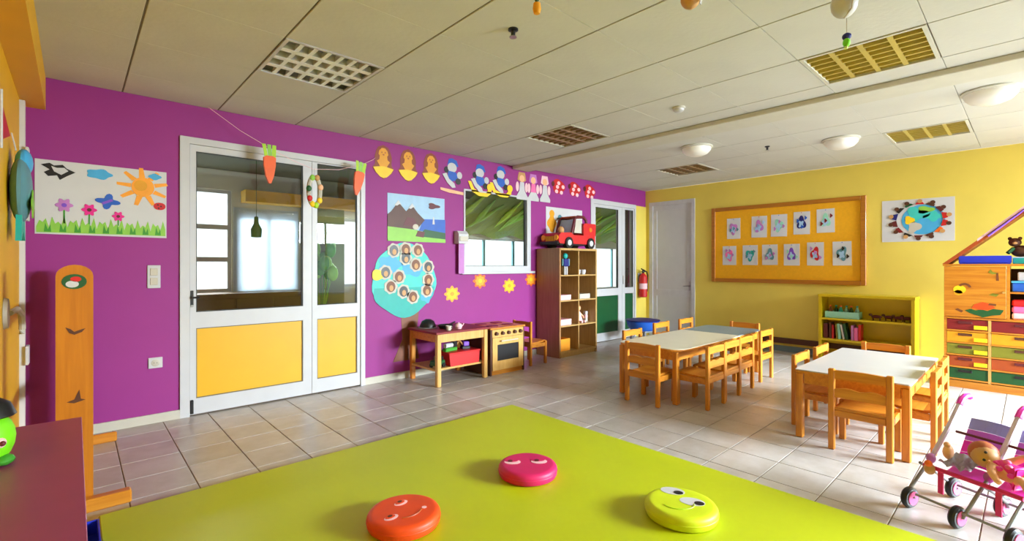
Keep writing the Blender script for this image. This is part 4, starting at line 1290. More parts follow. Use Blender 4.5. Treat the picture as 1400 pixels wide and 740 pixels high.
for i, (ya, yb, za, zb) in enumerate(sheets):
    row, pos = (0, i) if i < 5 else (1, i - 5)
    q = thing('pinned_drawing', "child's drawing on white paper, %s from the white door in the board's %s" % (order[pos], rowname[row]), 'drawing',
              (XY - 0.0125, ya, zb), -HP, 'drawings on the pin board')
    PW, PHt = ya - yb, za - zb
    tilt = random.uniform(-0.015, 0.015)
    MB().prism(rotp([(0, 0), (PW, 0), (PW, PHt), (0, PHt)], (0, 0), tilt), -0.0005, -0.003).obj('paper_sheet', 'paper', q)
    rnd = random.Random(i)
    t = q
    a, b = cols[i]
    cut([(x * PW, z * PHt) for x, z in blob(.5, .5, .25, .27, 3, .25, 24, rnd.random() * 6)], 1.8, Pc(a), q, 'drawn_shape')
    cut([(x * PW, z * PHt) for x, z in blob(.48, .45, .15, .15, 4, .3, 24, rnd.random() * 6)], 2.7, Pc('paleblue'), q, 'drawn_shape')
    for kk in range(3):
        cut([(x * PW, z * PHt) for x, z in blob(.25 + .25 * kk + .06 * rnd.random(), .3 + .5 * rnd.random(), .07, .08, 3, .3, 14)], 3.6, Pc(b), q, 'drawn_shape')
    MB().cyl((PW / 2, -0.003, PHt - 0.015), (PW / 2, -0.009, PHt - 0.015), 0.006, n=8).obj('drawing_pin', 'red' if i % 2 else 'blue', q)

PW, PHt = 0.715, 0.545
t = thing('globe_picture', 'white picture of children holding hands around a blue globe on the yellow wall', 'picture', (XY, 1.35, 1.615), -HP)
MB().prism([(0, 0), (PW, -0.004), (PW, PHt - 0.006), (0, PHt)], -0.0005, -0.004).obj('paper_sheet', 'paper', t)
sh(ell(.53, .50, .27, .345, 32), 2.2, 'skyblue', 'globe')
sh(blob(.45, .62, .13, .16, 3, .3), 3.0, 'turquoise', 'continent')
sh(blob(.42, .34, .08, .14, 3, .25), 3.0, 'cream', 'continent')
sh(blob(.66, .56, .11, .10, 4, .25), 3.0, 'turquoise', 'continent')
sh(blob(.56, .72, .10, .08, 3, .2), 3.0, 'lightgreen', 'continent')
sh(blob(.36, .5, .06, .09, 3, .2), 3.8, 'yellow', 'continent')
cc = ['red', 'maroon', 'brown', 'red', 'darkgreen', 'black', 'navy', 'maroon', 'darkred', 'black', 'maroon', 'brown', 'orange', 'red']
for k in range(14):
    a = 2 * PI * k / 14 + 0.2
    x, z = .53 + .385 * math.cos(a), .50 + .44 * math.sin(a) * .93
    x2, z2 = .53 + .315 * math.cos(a), .50 + .39 * math.sin(a) * .93
    ta = (-math.sin(a), math.cos(a))
    bd = cut([(p * PW, r * PHt) for p, r in [(x2 - ta[0] * .062, z2 - ta[1] * .08), (x2 + ta[0] * .062, z2 + ta[1] * .08), (x + ta[0] * .045, z + ta[1] * .055), (x - ta[0] * .045, z - ta[1] * .055)]], 4.6, P(cc[k]), t, 'child_figure')
    cut([(p * PW, r * PHt) for p, r in ell(x + .022 * math.cos(a), z + .028 * math.sin(a), .036, .046, 12)], 5.4, P('brown' if k % 3 else 'tan'), bd, 'child_head')

# low yellow shelf
t = thing('yellow_shelf', 'low bright yellow open shelf against the yellow wall', 'shelf', (7.61, 2.0, 0), -HP)
LW, LD, LH = 1.03, 0.32, 0.91
for x in (0, LW - 0.035):
    MB().b(x, x + 0.035, 0, LD, 0, LH - 0.036).obj('side_panel', 'yshelf', t)
MB().b(-0.008, LW + 0.008, -0.01, LD, LH - 0.035, LH, 0.003).obj('top_panel', 'yshelf', t)
for z in (0.585, 0.30, 0.04):
    MB().b(0.0355, LW - 0.0355, 0.004, LD - 0.02, z - 0.024, z).obj('shelf_board', 'yshelf', t)
MB().b(0.0355, LW - 0.0355, LD - 0.018, LD - 0.006, 0.0, LH - 0.036).obj('back_panel', 'yshelf', t)


def YS(x, d):       # along the shelf, depth into it
    return (7.61 + d, 2.0 - x)


GY_ = 'things on the yellow shelf'
x, y = YS(0.26, 0.14)
t = thing('glass_crate', 'pale green crate on the upper board of the yellow shelf', 'crate', (x, y, 0.585), -HP, GY_)
MB().b(-0.19, 0.19, -0.10, 0.10, 0.0, 0.01).obj('crate_base', 'mint', t)
for s in (-1, 1):
    MB().b(-0.19, 0.19, s * 0.10 - 0.004, s * 0.10 + 0.004, 0.011, 0.09).obj('crate_side', 'mint', t)
    MB().b(s * 0.19 - 0.004, s * 0.19 + 0.004, -0.095, 0.095, 0.011, 0.09).obj('crate_side', 'mint', t)
for k in range(6):
    xx, yy = YS(0.11 + 0.06 * k, 0.14 + 0.03 * (k % 2))
    c = thing('plastic_bottle', ['brown bottle at the end of the pale green crate', 'dark green bottle second in the pale green crate', 'turquoise bottle third in the pale green crate', 'mint bottle fourth in the pale green crate', 'dark green bottle fifth in the pale green crate', 'mint bottle last in the pale green crate'][k], 'bottle', (xx, yy, 0.596), 0, 'bottles in the green crate')
    col = ['brownhair', 'darkgreen', 'turquoise', 'mint', 'darkgreen', 'mint'][k]
    MB().lathe([(0.0, 0.0), (0.024, 0.0), (0.025, 0.10), (0.012, 0.125), (0.012, 0.14), (0, 0.14)], n=12).obj('bottle_body', col, c, True)
    MB().lathe([(0.014, 0.1405), (0.014, 0.158), (0, 0.158)], n=10).obj('bottle_cap', 'teal' if k % 2 else 'orange', c, True)
tb_ = [((0.63, 0.12), 0.06), ((0.75, 0.15), 0.05), ((0.86, 0.13), 0.055), ((0.94, 0.15), 0.05)]
for k, ((a, d), s) in enumerate(tb_):
    x, y = YS(a, d)
    c = thing('wooden_animal', ['dark brown wooden toy animal nearest the middle of the upper yellow shelf board', 'dark brown wooden toy animal second from the middle of the yellow shelf', 'dark brown wooden toy animal third from the middle of the yellow shelf', 'dark brown wooden toy animal at the end of the upper yellow shelf board'][k], 'toy', (x, y, 0.585), -HP, 'wooden animals on the yellow shelf')
    MB().ball((0, 0, 0.048), (s, 0.02, 0.022), 12).obj('animal_body', 'maroon', c, True)
    MB().ball((-s - 0.005, 0, 0.07), (0.022, 0.016, 0.018), 10).obj('animal_head', 'brown', c, True)
    for q in (-0.6, 0.6):
        for r in (-1, 1):
            MB().cyl((q * s, r * 0.010, 0.0), (q * s, r * 0.010, 0.045), 0.007, n=8).obj('leg', 'brown', c)
bk = [(0.07, 0.05, 0.20, 'maroon', 0), (0.125, 0.025, 0.215, 'brown', 0), (0.155, 0.02, 0.19, 'red', 0), (0.205, 0.02, 0.20, 'olive', 0.06), (0.235, 0.03, 0.21, 'mint', 0.08), (0.282, 0.022, 0.20, 'white', 0.16), (0.318, 0.03, 0.215, 'darkgreen', 0.16), (0.378, 0.028, 0.2, 'lilac', 0.0), (0.418, 0.04, 0.17, 'pink', 0.0), (0.458, 0.03, 0.215, 'red', 0)]
for k, (a, wd, hh, col, tl) in enumerate(bk):
    x, y = YS(a, 0.13)
    c = thing('picture_book', '%s picture book standing on the middle board of the yellow shelf' % {'maroon': 'dark red', 'brown': 'brown', 'red': 'thin red' if k == 2 else 'thick red', 'olive': 'olive green', 'mint': 'mint green', 'white': 'leaning white', 'darkgreen': 'leaning dark green', 'lilac': 'lilac', 'pink': 'short pink'}[col], 'book', (x, y, 0.3005 + (wd * 0.5 * math.sin(tl))), -HP, 'picture books on the yellow shelf')
    R = Matrix.Rotation(-tl, 3, 'Y')
    MB().box(R @ Vector((0, 0, hh / 2)), (wd, 0.15, hh), R, 0.002).obj('book_cover', col, c)
    MB().box(R @ Vector((0, 0.006, hh / 2)), (wd * 0.7, 0.15, hh * 1.004), R).obj('book_pages', 'paper', c)

# house-shaped storage unit
UX = 6.98
t = thing('house_shelf_unit', 'wooden storage unit shaped like a house with tray drawers by the yellow wall', 'shelf unit', (UX, 0.645, 0), -HP)
UW, UD = 1.20, 0.42
UH = 1.30
for x in (0, UW - 0.022):
    MB().b(x, x + 0.022, 0, UD, 0, UH).obj('side_panel', 'wood', t)
MB().b(0.0225, UW - 0.0225, 0.0, UD - 0.02, 0.0, 0.075).obj('plinth', 'wood', t)
MB().b(0.0225, UW - 0.0225, UD - 0.015, UD, 0.076, UH - 0.03).obj('back_panel', 'brown', t)
MB().b(0.0225, UW - 0.0225, -0.002, UD - 0.016, 0.735, 0.757).obj('middle_board', 'wood', t)
MB().b(-0.01, UW + 0.01, -0.006, UD, UH + 0.0005, UH + 0.022).obj('attic_board', 'wood', t)
for x in (0.352, 0.70):
    MB().b(x - 0.011, x + 0.011, 0.0, UD - 0.016, 0.0755, 0.734).obj('drawer_divider', 'pine', t)
MB().b(0.475, 0.497, 0.0, UD - 0.016, 0.7575, UH - 0.001).obj('cupboard_divider', 'wood', t)
MB().b(0.4975, UW - 0.0225, 0.004, UD - 0.016, 1.02, 1.038).obj('inner_shelf', 'wood', t)
apex = (0.60, 1.86)
for s in (0, 1):
    pts = [(-0.015, UH + 0.0225), (apex[0], apex[1] + 0.02), (apex[0], apex[1] - 0.025), (0.035, UH + 0.0225)]
    if s:
        pts = [(UW - a, b) for a, b in pts]
    MB().prism(pts, -0.01, UD).obj('roof_panel', 'rust', t)
    pts = [(0.26, 1.585), (apex[0], apex[1] + 0.048), (apex[0], apex[1] + 0.022), (0.26, 1.558)]
    if s:
        pts = [(UW - a, b) for a, b in pts]
    MB().prism(pts, -0.012, UD).obj('roof_cover', 'palepink' if s == 0 else 'lilac', t)
MB().tube([(0.34, -0.016, 1.61), (0.6, -0.016, 1.865), (0.86, -0.016, 1.61)], 0.012, 6).obj('roof_trim', 'violet', t)
# cupboard door with painted bee, flower and leaves
dr = MB().b(0.002, 0.472, -0.018, -0.0005, 0.762, UH - 0.004, 0.002).obj('cupboard_door', 'wood', t, label='orange wooden door painted with a bee, a red mushroom-like flower and green leaves')


def pd(poly, k, col, nm):
    o_ = MB().prism(poly, -0.018 - 0.0008 * k, -0.0195 - 0.0008 * k).obj(nm, col, dr)


pd(ell(.125, 1.05, .05, .045), 1, 'yellow', 'painted_bee')
pd(ell(.115, 1.015, .035, .03), 1, 'amber', 'painted_bee')
arc = [(.165 + .052 * math.cos(a), 1.07 + .05 * math.sin(a)) for a in [0.1 + 2.6 * k / 8 for k in range(9)]] + [(.165 + .03 * math.cos(a), 1.07 + .03 * math.sin(a)) for a in [2.7 - 2.6 * k / 8 for k in range(9)]]
pd(arc, 2, 'brownhair', 'painted_wing')
pd([(.34, 1.235), (.37, 1.215), (.42, 1.225), (.375, 1.24), (.36, 1.265)], 1, 'olive', 'painted_butterfly')
pd([(.40, 1.15), (.42, 1.15), (.415, 1.23), (.40, 1.23)], 1, 'brownhair', 'painted_stem')
pd([(.345, 1.0), (.40, .985), (.42, 1.01), (.375, 1.02)], 1, 'olive', 'painted_butterfly')
pd([(.09, .835), (.14, .805), (.155, .825), (.11, .85)], 1, 'brownhair', 'painted_snail')
pd([(.165, .83), (.21, .85), (.25, .835), (.29, .85), (.335, .835), (.38, .86), (.455, .85), (.43, .80), (.37, .79), (.33, .775), (.30, .765), (.27, .78), (.21, .80)], 1, 'darkgreen', 'painted_leaf')
pd([(.22, .86), (.24, .90), (.30, .925), (.36, .91), (.395, .87), (.34, .845), (.28, .845)], 2, 'discorange', 'painted_flower')
pd([(.34, .895), (.40, .89), (.40, .91), (.35, .915)], 3, 'brownhair', 'painted_flower_top')
MB().cyl((.455, -0.018, 1.03), (.455, -0.04, 1.03), 0.011, n=12).obj('door_knob', 'pine', dr, True)
dcol = ['darkred', 'amber', 'olive', 'rust', 'darkgreen']
for ci, (x0, x1) in enumerate(((0.0245, 0.339), (0.365, 0.687), (0.713, UW - 0.0245))):
    for r in range(5):
        z1 = 0.728 - 0.130 * r
        z0 = z1 - 0.108
        d = MB().prism([(x0, z0), (x1, z0), (x1, z1), (x0, z1)], 0.006, 0.34).obj('drawer', dcol[r], t)
        MB().b(x0 - 0.002, x1 + 0.002, -0.004, 0.0055, z0 - 0.016, z0 - 0.001).obj('drawer_runner', 'wood', d)
        cxd = x0 + (0.45 if ci == 0 else 0.68) * (x1 - x0)
        MB().b(cxd - 0.055, cxd + 0.055, -0.003, 0.0055, z1 - 0.042, z1 - 0.016, 0.002).obj('drawer_slot', 'maroon' if r in (0, 3) else ('black' if r == 4 else 'brown'), d)
        if ci == 0 and r < 4:
            MB().b(x1 - 0.105, x1 - 0.005, -0.006, 0.0055, z0 + 0.012, z0 + 0.052, 0.001).obj('drawer_label', 'yellow', d)


def US(x, d):
    return (UX + d, 0.645 - x)


GU = 'things kept on the house unit'
x, y = US(0.31, 0.13)
t = thing('blue_tray', 'long royal blue tray lying on top of the house unit under the roof', 'tray', (x, y, UH + 0.0225), -HP, GU)
MB().b(-0.19, 0.19, -0.11, 0.11, 0, 0.012).obj('tray_base', 'royal', t)
for s in (-1, 1):
    MB().b(-0.19, 0.19, s * 0.11 - 0.006, s * 0.11 + 0.006, 0.0125, 0.085).obj('tray_side', 'royal', t)
    MB().b(s * 0.19 - 0.006, s * 0.19 + 0.006, -0.103, 0.103, 0.0125, 0.085).obj('tray_side', 'royal', t)
x, y = US(0.60, 0.15)
t = thing('teal_tray', 'teal toy tray beside the blue tray under the house roof', 'tray', (x, y, UH + 0.0225), -HP, GU)
MB().b(-0.085, 0.12, -0.10, 0.10, 0, 0.06, 0.006).obj('tray_body', 'teal', t)
MB().b(-0.09, 0.125, -0.105, 0.105, 0.0605, 0.07).obj('tray_rim', 'paleblue', t)
x, y = US(0.60, 0.15)
t = thing('plush_bear', 'dark brown plush bear lying on the teal tray under the house roof', 'plush toy', (x, y, UH + 0.0935), -HP, GU)
MB().ball((-0.03, 0, 0.06), (0.075, 0.05, 0.06), 14).obj('body', 'brown', t, True)
MB().ball((-0.07, -0.015, 0.15), (0.05, 0.045, 0.045), 14).obj('head', 'brown', t, True)
for s in (-1, 1):
    MB().ball((-0.07 + s * 0.036, -0.01, 0.19), 0.017, 10).obj('ear', 'brown', t, True)
    MB().tube([(-0.03 + s * 0.05, -0.03, 0.09), (-0.03 + s * 0.09, -0.06, 0.04)], 0.018, 8).obj('arm', 'darkgreen', t, True)
MB().ball((-0.07, -0.058, 0.142), (0.02, 0.014, 0.015), 8).obj('muzzle', 'tan', t, True)
MB().ball((0.075, -0.01, 0.045), (0.045, 0.04, 0.045), 12).obj('ball', 'orange', t, True)
x, y = US(0.60, 0.14)
t = thing('blue_toy_box', 'bright blue box on the upper inner shelf of the house unit', 'box', (x, y, 1.0385), -HP, GU)
MB().b(-0.09, 0.15, -0.11, 0.11, 0, 0.09, 0.008).obj('box_body', 'blue', t)
MB().b(-0.095, 0.155, -0.115, 0.115, 0.0905, 0.11, 0.004).obj('box_lid', 'skyblue', t)
MB().b(-0.05, 0.12, -0.08, 0.08, 0.1105, 0.20, 0.008).obj('folded_cloth', 'lightgrey', t)
for k, (col, lab) in enumerate((('palepink', 'pale pink folded blanket at the bottom of the pile in the house unit'), ('pink', 'pink folded blanket in the middle of the pile in the house unit'), ('red', 'red folded blanket on top of the pile in the house unit'))):
    x, y = US(0.61, 0.14)
    o = MB().b(-0.10, 0.15, -0.11, 0.11, 0, 0.066, 0.014).obj('folded_blanket', col)
    o.location = (x, y, 0.7575 + 0.0668 * k)
    o.rotation_euler = (0, 0, -HP)
    tag(o, lab, 'blanket', 'folded blankets in the house unit')

# ------------------------------------------------------------------ left side: plum cabinet, wooden stand, wall decorations
t = thing('plum_cabinet', 'low plum coloured cabinet against the ochre wall in the near corner', 'cabinet', (-0.27, 1.35, 0))
CW, CD, CH = 0.295, 1.585, 0.62
MB().b(0, CW, 0, CD, CH - 0.022, CH, 0.002).obj('cabinet_top', 'cabtop', t)
MB().b(0.012, CW - 0.012, 0.01, CD - 0.01, 0.06, CH - 0.0225).obj('cabinet_body', 'cabtop', t)
MB().b(0.02, CW - 0.03, 0.03, CD - 0.03, 0.0, 0.059).obj('plinth', 'black', t)
for k in range(3):
    d = MB().b(CW - 0.0115, CW - 0.002, 0.02 + 0.52 * k, 0.52 + 0.52 * k, 0.07, CH - 0.03, 0.002).obj('cabinet_door', 'cabtop', t)
o = thing('blue_crate', 'dark blue low crate on the floor beside the end of the plum cabinet', 'crate', (0.062, 2.88, 0.0305))
MB().b(-0.022, 0.022, -0.12, 0.12, 0, 0.008).obj('crate_base', 'royal', o)
for s in (-1, 1):
    MB().b(s * 0.022 - 0.003, s * 0.022 + 0.003, -0.12, 0.12, 0.0085, 0.075).obj('crate_side', 'royal', o)
    MB().b(-0.0185, 0.0185, s * 0.12 - 0.003, s * 0.12 + 0.003, 0.0085, 0.075).obj('crate_side', 'royal', o)

t = thing('wooden_stand', 'honey coloured wooden play stand with rounded end panels and long feet', 'stand', (0, 3.45, 0))
for y, h_ in ((0.0, 1.315), (1.21, 1.30)):
    pl = [(-0.072, 0.02), (0.076, 0.02), (0.076, h_ - 0.06)] + [(0.002 + 0.074 * math.cos(a), h_ - 0.06 + 0.06 * math.sin(a)) for a in [PI * k / 10 for k in range(1, 10)]] + [(-0.072, h_ - 0.06)]
    MB().prism(pl, y - 0.018, y + 0.018).obj('end_panel', 'honey', t)
    MB().b(-0.20, 0.235, y - 0.085 if y == 0 else y - 0.05, y - 0.019, 0.0, 0.07, 0.008).obj('foot', 'wood', t)
for z in (0.45, 1.0):
    MB().b(-0.045, -0.015, 0.019, 1.19, z, z + 0.09).obj('cross_rail', 'honey', t)
ep = [o_ for o_ in t.children if o_.name.startswith('end_panel')][0]
MB().prism(ell(0.0, 1.225, .05, .04), -0.0182, -0.020).obj('painted_badge', 'darkgreen', ep, False, 'dark green badge with red and white fruit')
MB().prism(ell(-0.008, 1.212, .026, .018), -0.0202, -0.0215).obj('painted_fruit', 'white', ep)
MB().prism(ell(0.006, 1.238, .022, .014), -0.0202, -0.0215).obj('painted_fruit', 'red', ep)
for (z0, pl) in ((0.955, [(-.035, .03), (-.02, .0), (.0, -.012), (.03, .0), (.045, .02), (.02, .012), (.0, .004), (-.015, .02)]), (0.60, [(-.03, -.01), (.0, .0), (.02, .05), (.026, .0), (.045, -.008), (.0, -.02)])):
    MB().prism([(a, z0 + b) for a, b in pl], -0.0182, -0.020).obj('painted_animal', 'brown', ep)

# ochre wall: white door edge with hinges, plush fish, red pennant, white hook
struct(MB().b(XL + 0.0005, XL + 0.028, 4.72, 4.78, 0.0, 2.455).obj('trim_6', 'paper'))
for z in (0.62, 1.62, 2.0):
    q = struct(MB().b(XL + 0.029, XL + 0.048, 4.69, 4.80, z, z + 0.13, 0.004).obj('hinge', 'white'))
    q.parent = bpy.data.objects['trim_6']
t = thing('plush_fish', 'blue green plush fish hanging on the ochre wall at the photo edge', 'plush toy', (XL, 4.0, 1.62), HP)
MB().ball((0, -0.05, 0.13), (0.17, 0.05, 0.19), 18).obj('fish_body', 'plushblue', t, True)
MB().prism([(-.1, -.02), (.12, -.05), (.16, -.16), (.02, -.11), (-.14, -.17)], -0.035, -0.06).obj('fish_tail', 'teal', t)
MB().ball((.05, -0.06, 0.30), (0.12, 0.04, 0.08), 14).obj('fish_head', 'skyblue', t, True)
MB().prism(blob(-.04, .05, .08, .07, 4, .2), -0.098, -0.104).obj('fish_patch', 'lightgreen', t)
MB().tube([(0, -0.03, 0.36), (0, -0.012, 0.46)], 0.004, 6).obj('hanging_loop', 'white', t)
t = thing('red_pennant', 'red paper pennant on the ochre wall above the plush fish', 'pennant', (XL, 3.75, 2.05), HP)
MB().prism([(-.2, .12), (-.2, -.10), (.30, .02)], -0.001, -0.004).obj('pennant_cloth', 'red', t)
MB().cyl((-.2, -0.006, -.14), (-.2, -0.006, .16), 0.006, n=8).obj('pennant_stick', 'white', t)
t = thing('wall_hook', 'white curved hook with a round plate on the ochre wall', 'hook', (XL, 3.75, 1.0), HP)
MB().lathe([(0.0, -0.02), (0.08, -0.018), (0.085, -0.001)], (0, 0, 0.05), 24, 'y').obj('hook_plate', 'cream', t, True)
MB().tube([(0.03, -0.02, 0.05), (0.18, -0.04, 0.06), (0.30, -0.05, 0.02), (0.34, -0.05, -0.07), (0.34, -0.05, -0.10)], 0.016, 8).obj('hook_arm', 'cream', t, True)
t = thing('toy_caterpillar', 'bright green toy with a black hat and round eye on the plum cabinet', 'toy', (-0.215, 2.44, 0.62), -0.3)
MB().ball((0, 0, 0.09), (0.062, 0.075, 0.09), 18).obj('toy_body', 'toygreen', t, True)
MB().lathe([(0.06, 0.165), (0.066, 0.17), (0.05, 0.21), (0.02, 0.232), (0.0, 0.235)], n=20).obj('hat', 'black', t, True)
for dx, dy in ((0.042, -0.046), (-0.015, -0.075)):
    e = MB().ball((dx, dy, 0.085), 0.018, 12).obj('eye', 'palepink', t, True)
    MB().ball((dx * 1.28, dy * 1.22, 0.085), 0.009, 10).obj('pupil', 'maroon', e, True)
for q in (-1, 1):
    MB().ball((q * 0.045, -0.02, 0.018), (0.026, 0.035, 0.018), 10).obj('foot', 'green', t, True)

# ------------------------------------------------------------------ things hung from the ceiling
t = thing('carrot_string', 'thin pale string looping across above the double door, carrying the paper carrots', 'string', (0, 0, 0))
pts = [(0.86, 4.88, 2.70), (1.10, 4.81, 2.52), (1.318, 4.75, 2.395), (1.52, 4.75, 2.31), (1.721, 4.75, 2.25), (1.98, 4.76, 2.28), (2.235, 4.78, 2.37), (2.40, 4.86, 2.46), (2.46, 4.928, 2.50)]
MB().tube(pts, 0.0025, 5).obj('string_line', 'palepink', t)


def carrot(label, x, y, ztop, tilt):
    t = thing('paper_carrot', label, 'ornament', (x, y, ztop), 0, 'paper carrots on the string')
    R = Matrix.Rotation(tilt, 3, 'Y')
    def rp_(pl):
        return [tuple((R @ Vector((a, 0, b)))[i] for i in (0, 2)) for a, b in pl]
    MB().prism(rp_([(-.052, -.09), (-.03, -.075), (.03, -.075), (.052, -.09), (.05, -.16), (.034, -.26), (.012, -.325), (-.008, -.325), (-.034, -.26), (-.05, -.16)]), -0.014, 0.014).obj('carrot_root', 'carrot', t)
    for k in range(3):
        MB().prism(rp_([(-.045 + .035 * k, -.08), (-.015 + .035 * k, -.08), (.0 + .035 * (k - 1) * 1.3 + .012, .03), (-.02 + .035 * (k - 1) * 1.3, .03), (-.05 + .035 * k, -.04)]), -0.006 + 0.004 * k, -0.002 + 0.004 * k).obj('carrot_leaf', 'lime' if k != 1 else 'lightgreen', t)


carrot('orange paper carrot hanging in front of the wide glass pane of the double door', 1.318, 4.72, 2.385, 0.0)
carrot('tilted orange paper carrot hanging at the hinge side of the narrow door leaf', 2.215, 4.75, 2.36, 0.18)
t = thing('paper_wreath', 'egg-shaped spring wreath ornament hanging before the post between the door leaves', 'ornament', (1.721, 4.72, 2.03))
ring = [(0.055 * math.cos(a), 0, 0.14 * math.sin(a)) for a in [2 * PI * k / 24 for k in range(25)]]
MB().tube(ring, 0.022, 8).obj('wreath_ring', 'cream', t, True)
for k, (a, col) in enumerate(((0.3, 'peach'), (1.2, 'tan'), (2.0, 'lightgreen'), (3.0, 'darkgreen'), (3.7, 'red'), (4.3, 'yellow'), (4.9, 'lime'), (5.6, 'yellow'))):
    MB().ball((0.058 * math.cos(a), -0.018, 0.14 * math.sin(a)), (0.026, 0.016, 0.03), 10).obj('wreath_flower', col, t, True)
MB().tube([(0, 0, 0.15), (0, 0, 0.22)], 0.003, 5).obj('hanger', 'white', t)


def hang(x, y, z0):
    return MB().tube([(0, 0, z0), (0, 0, HC - 0.001)], 0.0015, 5)


Z = 2.45
t = thing('pineapple_ornament', 'small yellow paper pineapple with green leaves hanging from the ceiling', 'ornament', (1.513, 1.485, 0))
MB().lathe([(0.0, 2.425), (0.014, 2.43), (0.019, 2.45), (0.016, 2.475), (0, 2.48)], n=12).obj('fruit', 'amber', t, True)
for k in range(5):
    a = k * 1.257
    MB().tube([(0, 0, 2.478), (0.008 * math.cos(a), 0.008 * math.sin(a), 2.495), (0.018 * math.cos(a), 0.018 * math.sin(a), 2.51)], [0.005, 0.005, 0.001], 5).obj('leaf', 'darkgreen', t)
hang(0, 0, 2.48).obj('hanging_thread', 'lightgrey', t)
t = thing('shell_ornament', 'peach coloured paper ball hanging at the upper photo edge above the boards', 'ornament', (1.969, 1.0, 0))
MB().ball((0, 0, 2.47), (0.042, 0.042, 0.045), 16).obj('paper_ball', 'tan', t, True)
MB().prism([(-.008, 2.43), (.006, 2.425), (.014, 2.455), (.004, 2.46)], -0.046, -0.042).obj('white_flash', 'white', t)
hang(0, 0, 2.515).obj('hanging_thread', 'lightgrey', t)
t = thing('paper_balloon', 'white paper balloon with a yellow stripe hanging from the ceiling', 'ornament', (2.507, 0.56, 0))
MB().ball((0, 0, 2.468), (0.052, 0.052, 0.062), 18).obj('balloon_body', 'white', t, True)
MB().tube([(-0.036 + 0.0, -0.040, 2.51), (-0.041, -0.041, 2.468), (-0.034, -0.036, 2.425), (0, 0, 2.405)], 0.004, 6).obj('yellow_stripe', 'cream', t, True)
hang(0, 0, 2.53).obj('hanging_thread', 'cream', t)
t = thing('bird_ornament', 'small navy and lime paper bird hanging below the yellowish louvre light', 'ornament', (2.90, 0.637, 0))
MB().ball((0, 0, 2.478), (0.021, 0.021, 0.018), 12).obj('head', 'navy', t, True)
MB().ball((-0.004, 0, 2.445), (0.017, 0.017, 0.024), 12).obj('body', 'toygreen', t, True)
MB().prism([(-.014, 2.425), (.0, 2.43), (-.018, 2.405), (-.026, 2.41)], -0.006, 0.006).obj('tail', 'palelime', t)
hang(0, 0, 2.495).obj('hanging_thread', 'cream', t)

# ------------------------------------------------------------------ doll stroller with a doll
SR = math.atan2(-0.91, -0.41)
ST = thing('doll_stroller', 'pink and silver twin doll stroller with pink wheels on the tiles', 'stroller', (3.335, 0.447, 0), SR)
XS = (0.0, 0.215, 0.43)
Bk = 0.36


def wheel(x, y):
    wh = MB().lathe([(0.028, -0.018), (0.048, -0.016), (0.055, -0.008), (0.055, 0.008), (0.048, 0.016), (0.028, 0.018)], (0, 0, 0), 22, 'y').obj('wheel', 'black', ST, True)
    wh.location = (x, y, 0.0555)
    wh.rotation_euler = (0, 0, HP)
    MB().cyl((0, -0.021, 0), (0, 0.021, 0), 0.036, n=18).obj('wheel_hub', 'pink', wh, True)


for x in XS:
    wheel(x, 0.0)
    wheel(x, Bk)
    xi_ = x + (-0.01 if x < 0.1 else (0.03 if x < 0.4 else -0.03))
    MB().tube([(x + 0.022, 0.0, 0.057), (xi_, 0.01, 0.085), (xi_, 0.10, 0.165), (xi_, 0.19, 0.235)], 0.0085, 8).obj('front_tube', 'grey', ST, True)
    MB().tube([(xi_, 0.19, 0.235), (xi_, 0.34, 0.40), (xi_, 0.455, 0.545)], 0.0125, 8).obj('push_tube', 'lavender', ST, True)
    MB().tube([(xi_, 0.43, 0.515), (xi_, 0.455, 0.545), (xi_, 0.485, 0.558), (xi_, 0.515, 0.556), (xi_, 0.522, 0.545)], 0.016, 8).obj('handle_grip', 'hotpink', ST, True)
    MB().tube([(x + 0.022, Bk, 0.057), (xi_, Bk - 0.02, 0.085), (xi_, 0.22, 0.16), (xi_, 0.10, 0.225)], 0.0085, 8).obj('rear_tube', 'grey', ST, True)
    MB().ball((xi_, 0.19, 0.238), (0.02, 0.028, 0.028), 12).obj('joint', 'lilac', ST, True)
MB().tube([(0.03, 0.0, 0.083), (0.4, 0.0, 0.083)], 0.007, 8).obj('front_axle', 'grey', ST, True)
MB().tube([(0.03, Bk - 0.02, 0.083), (0.4, Bk - 0.02, 0.083)], 0.007, 8).obj('rear_axle', 'grey', ST, True)
MB().tube([(0.01, 0.10, 0.222), (0.42, 0.10, 0.222)], 0.012, 8).obj('seat_bar', 'discpink', ST, True)
MB().tube([(0.03, 0.33, 0.385), (0.40, 0.33, 0.385)], 0.007, 8).obj('back_bar', 'maroon', ST, True)
for x in (0.09, 0.33):
    MB().b(x - 0.012, x + 0.012, 0.092, 0.10, 0.10, 0.215).obj('front_strap', 'discpink', ST)
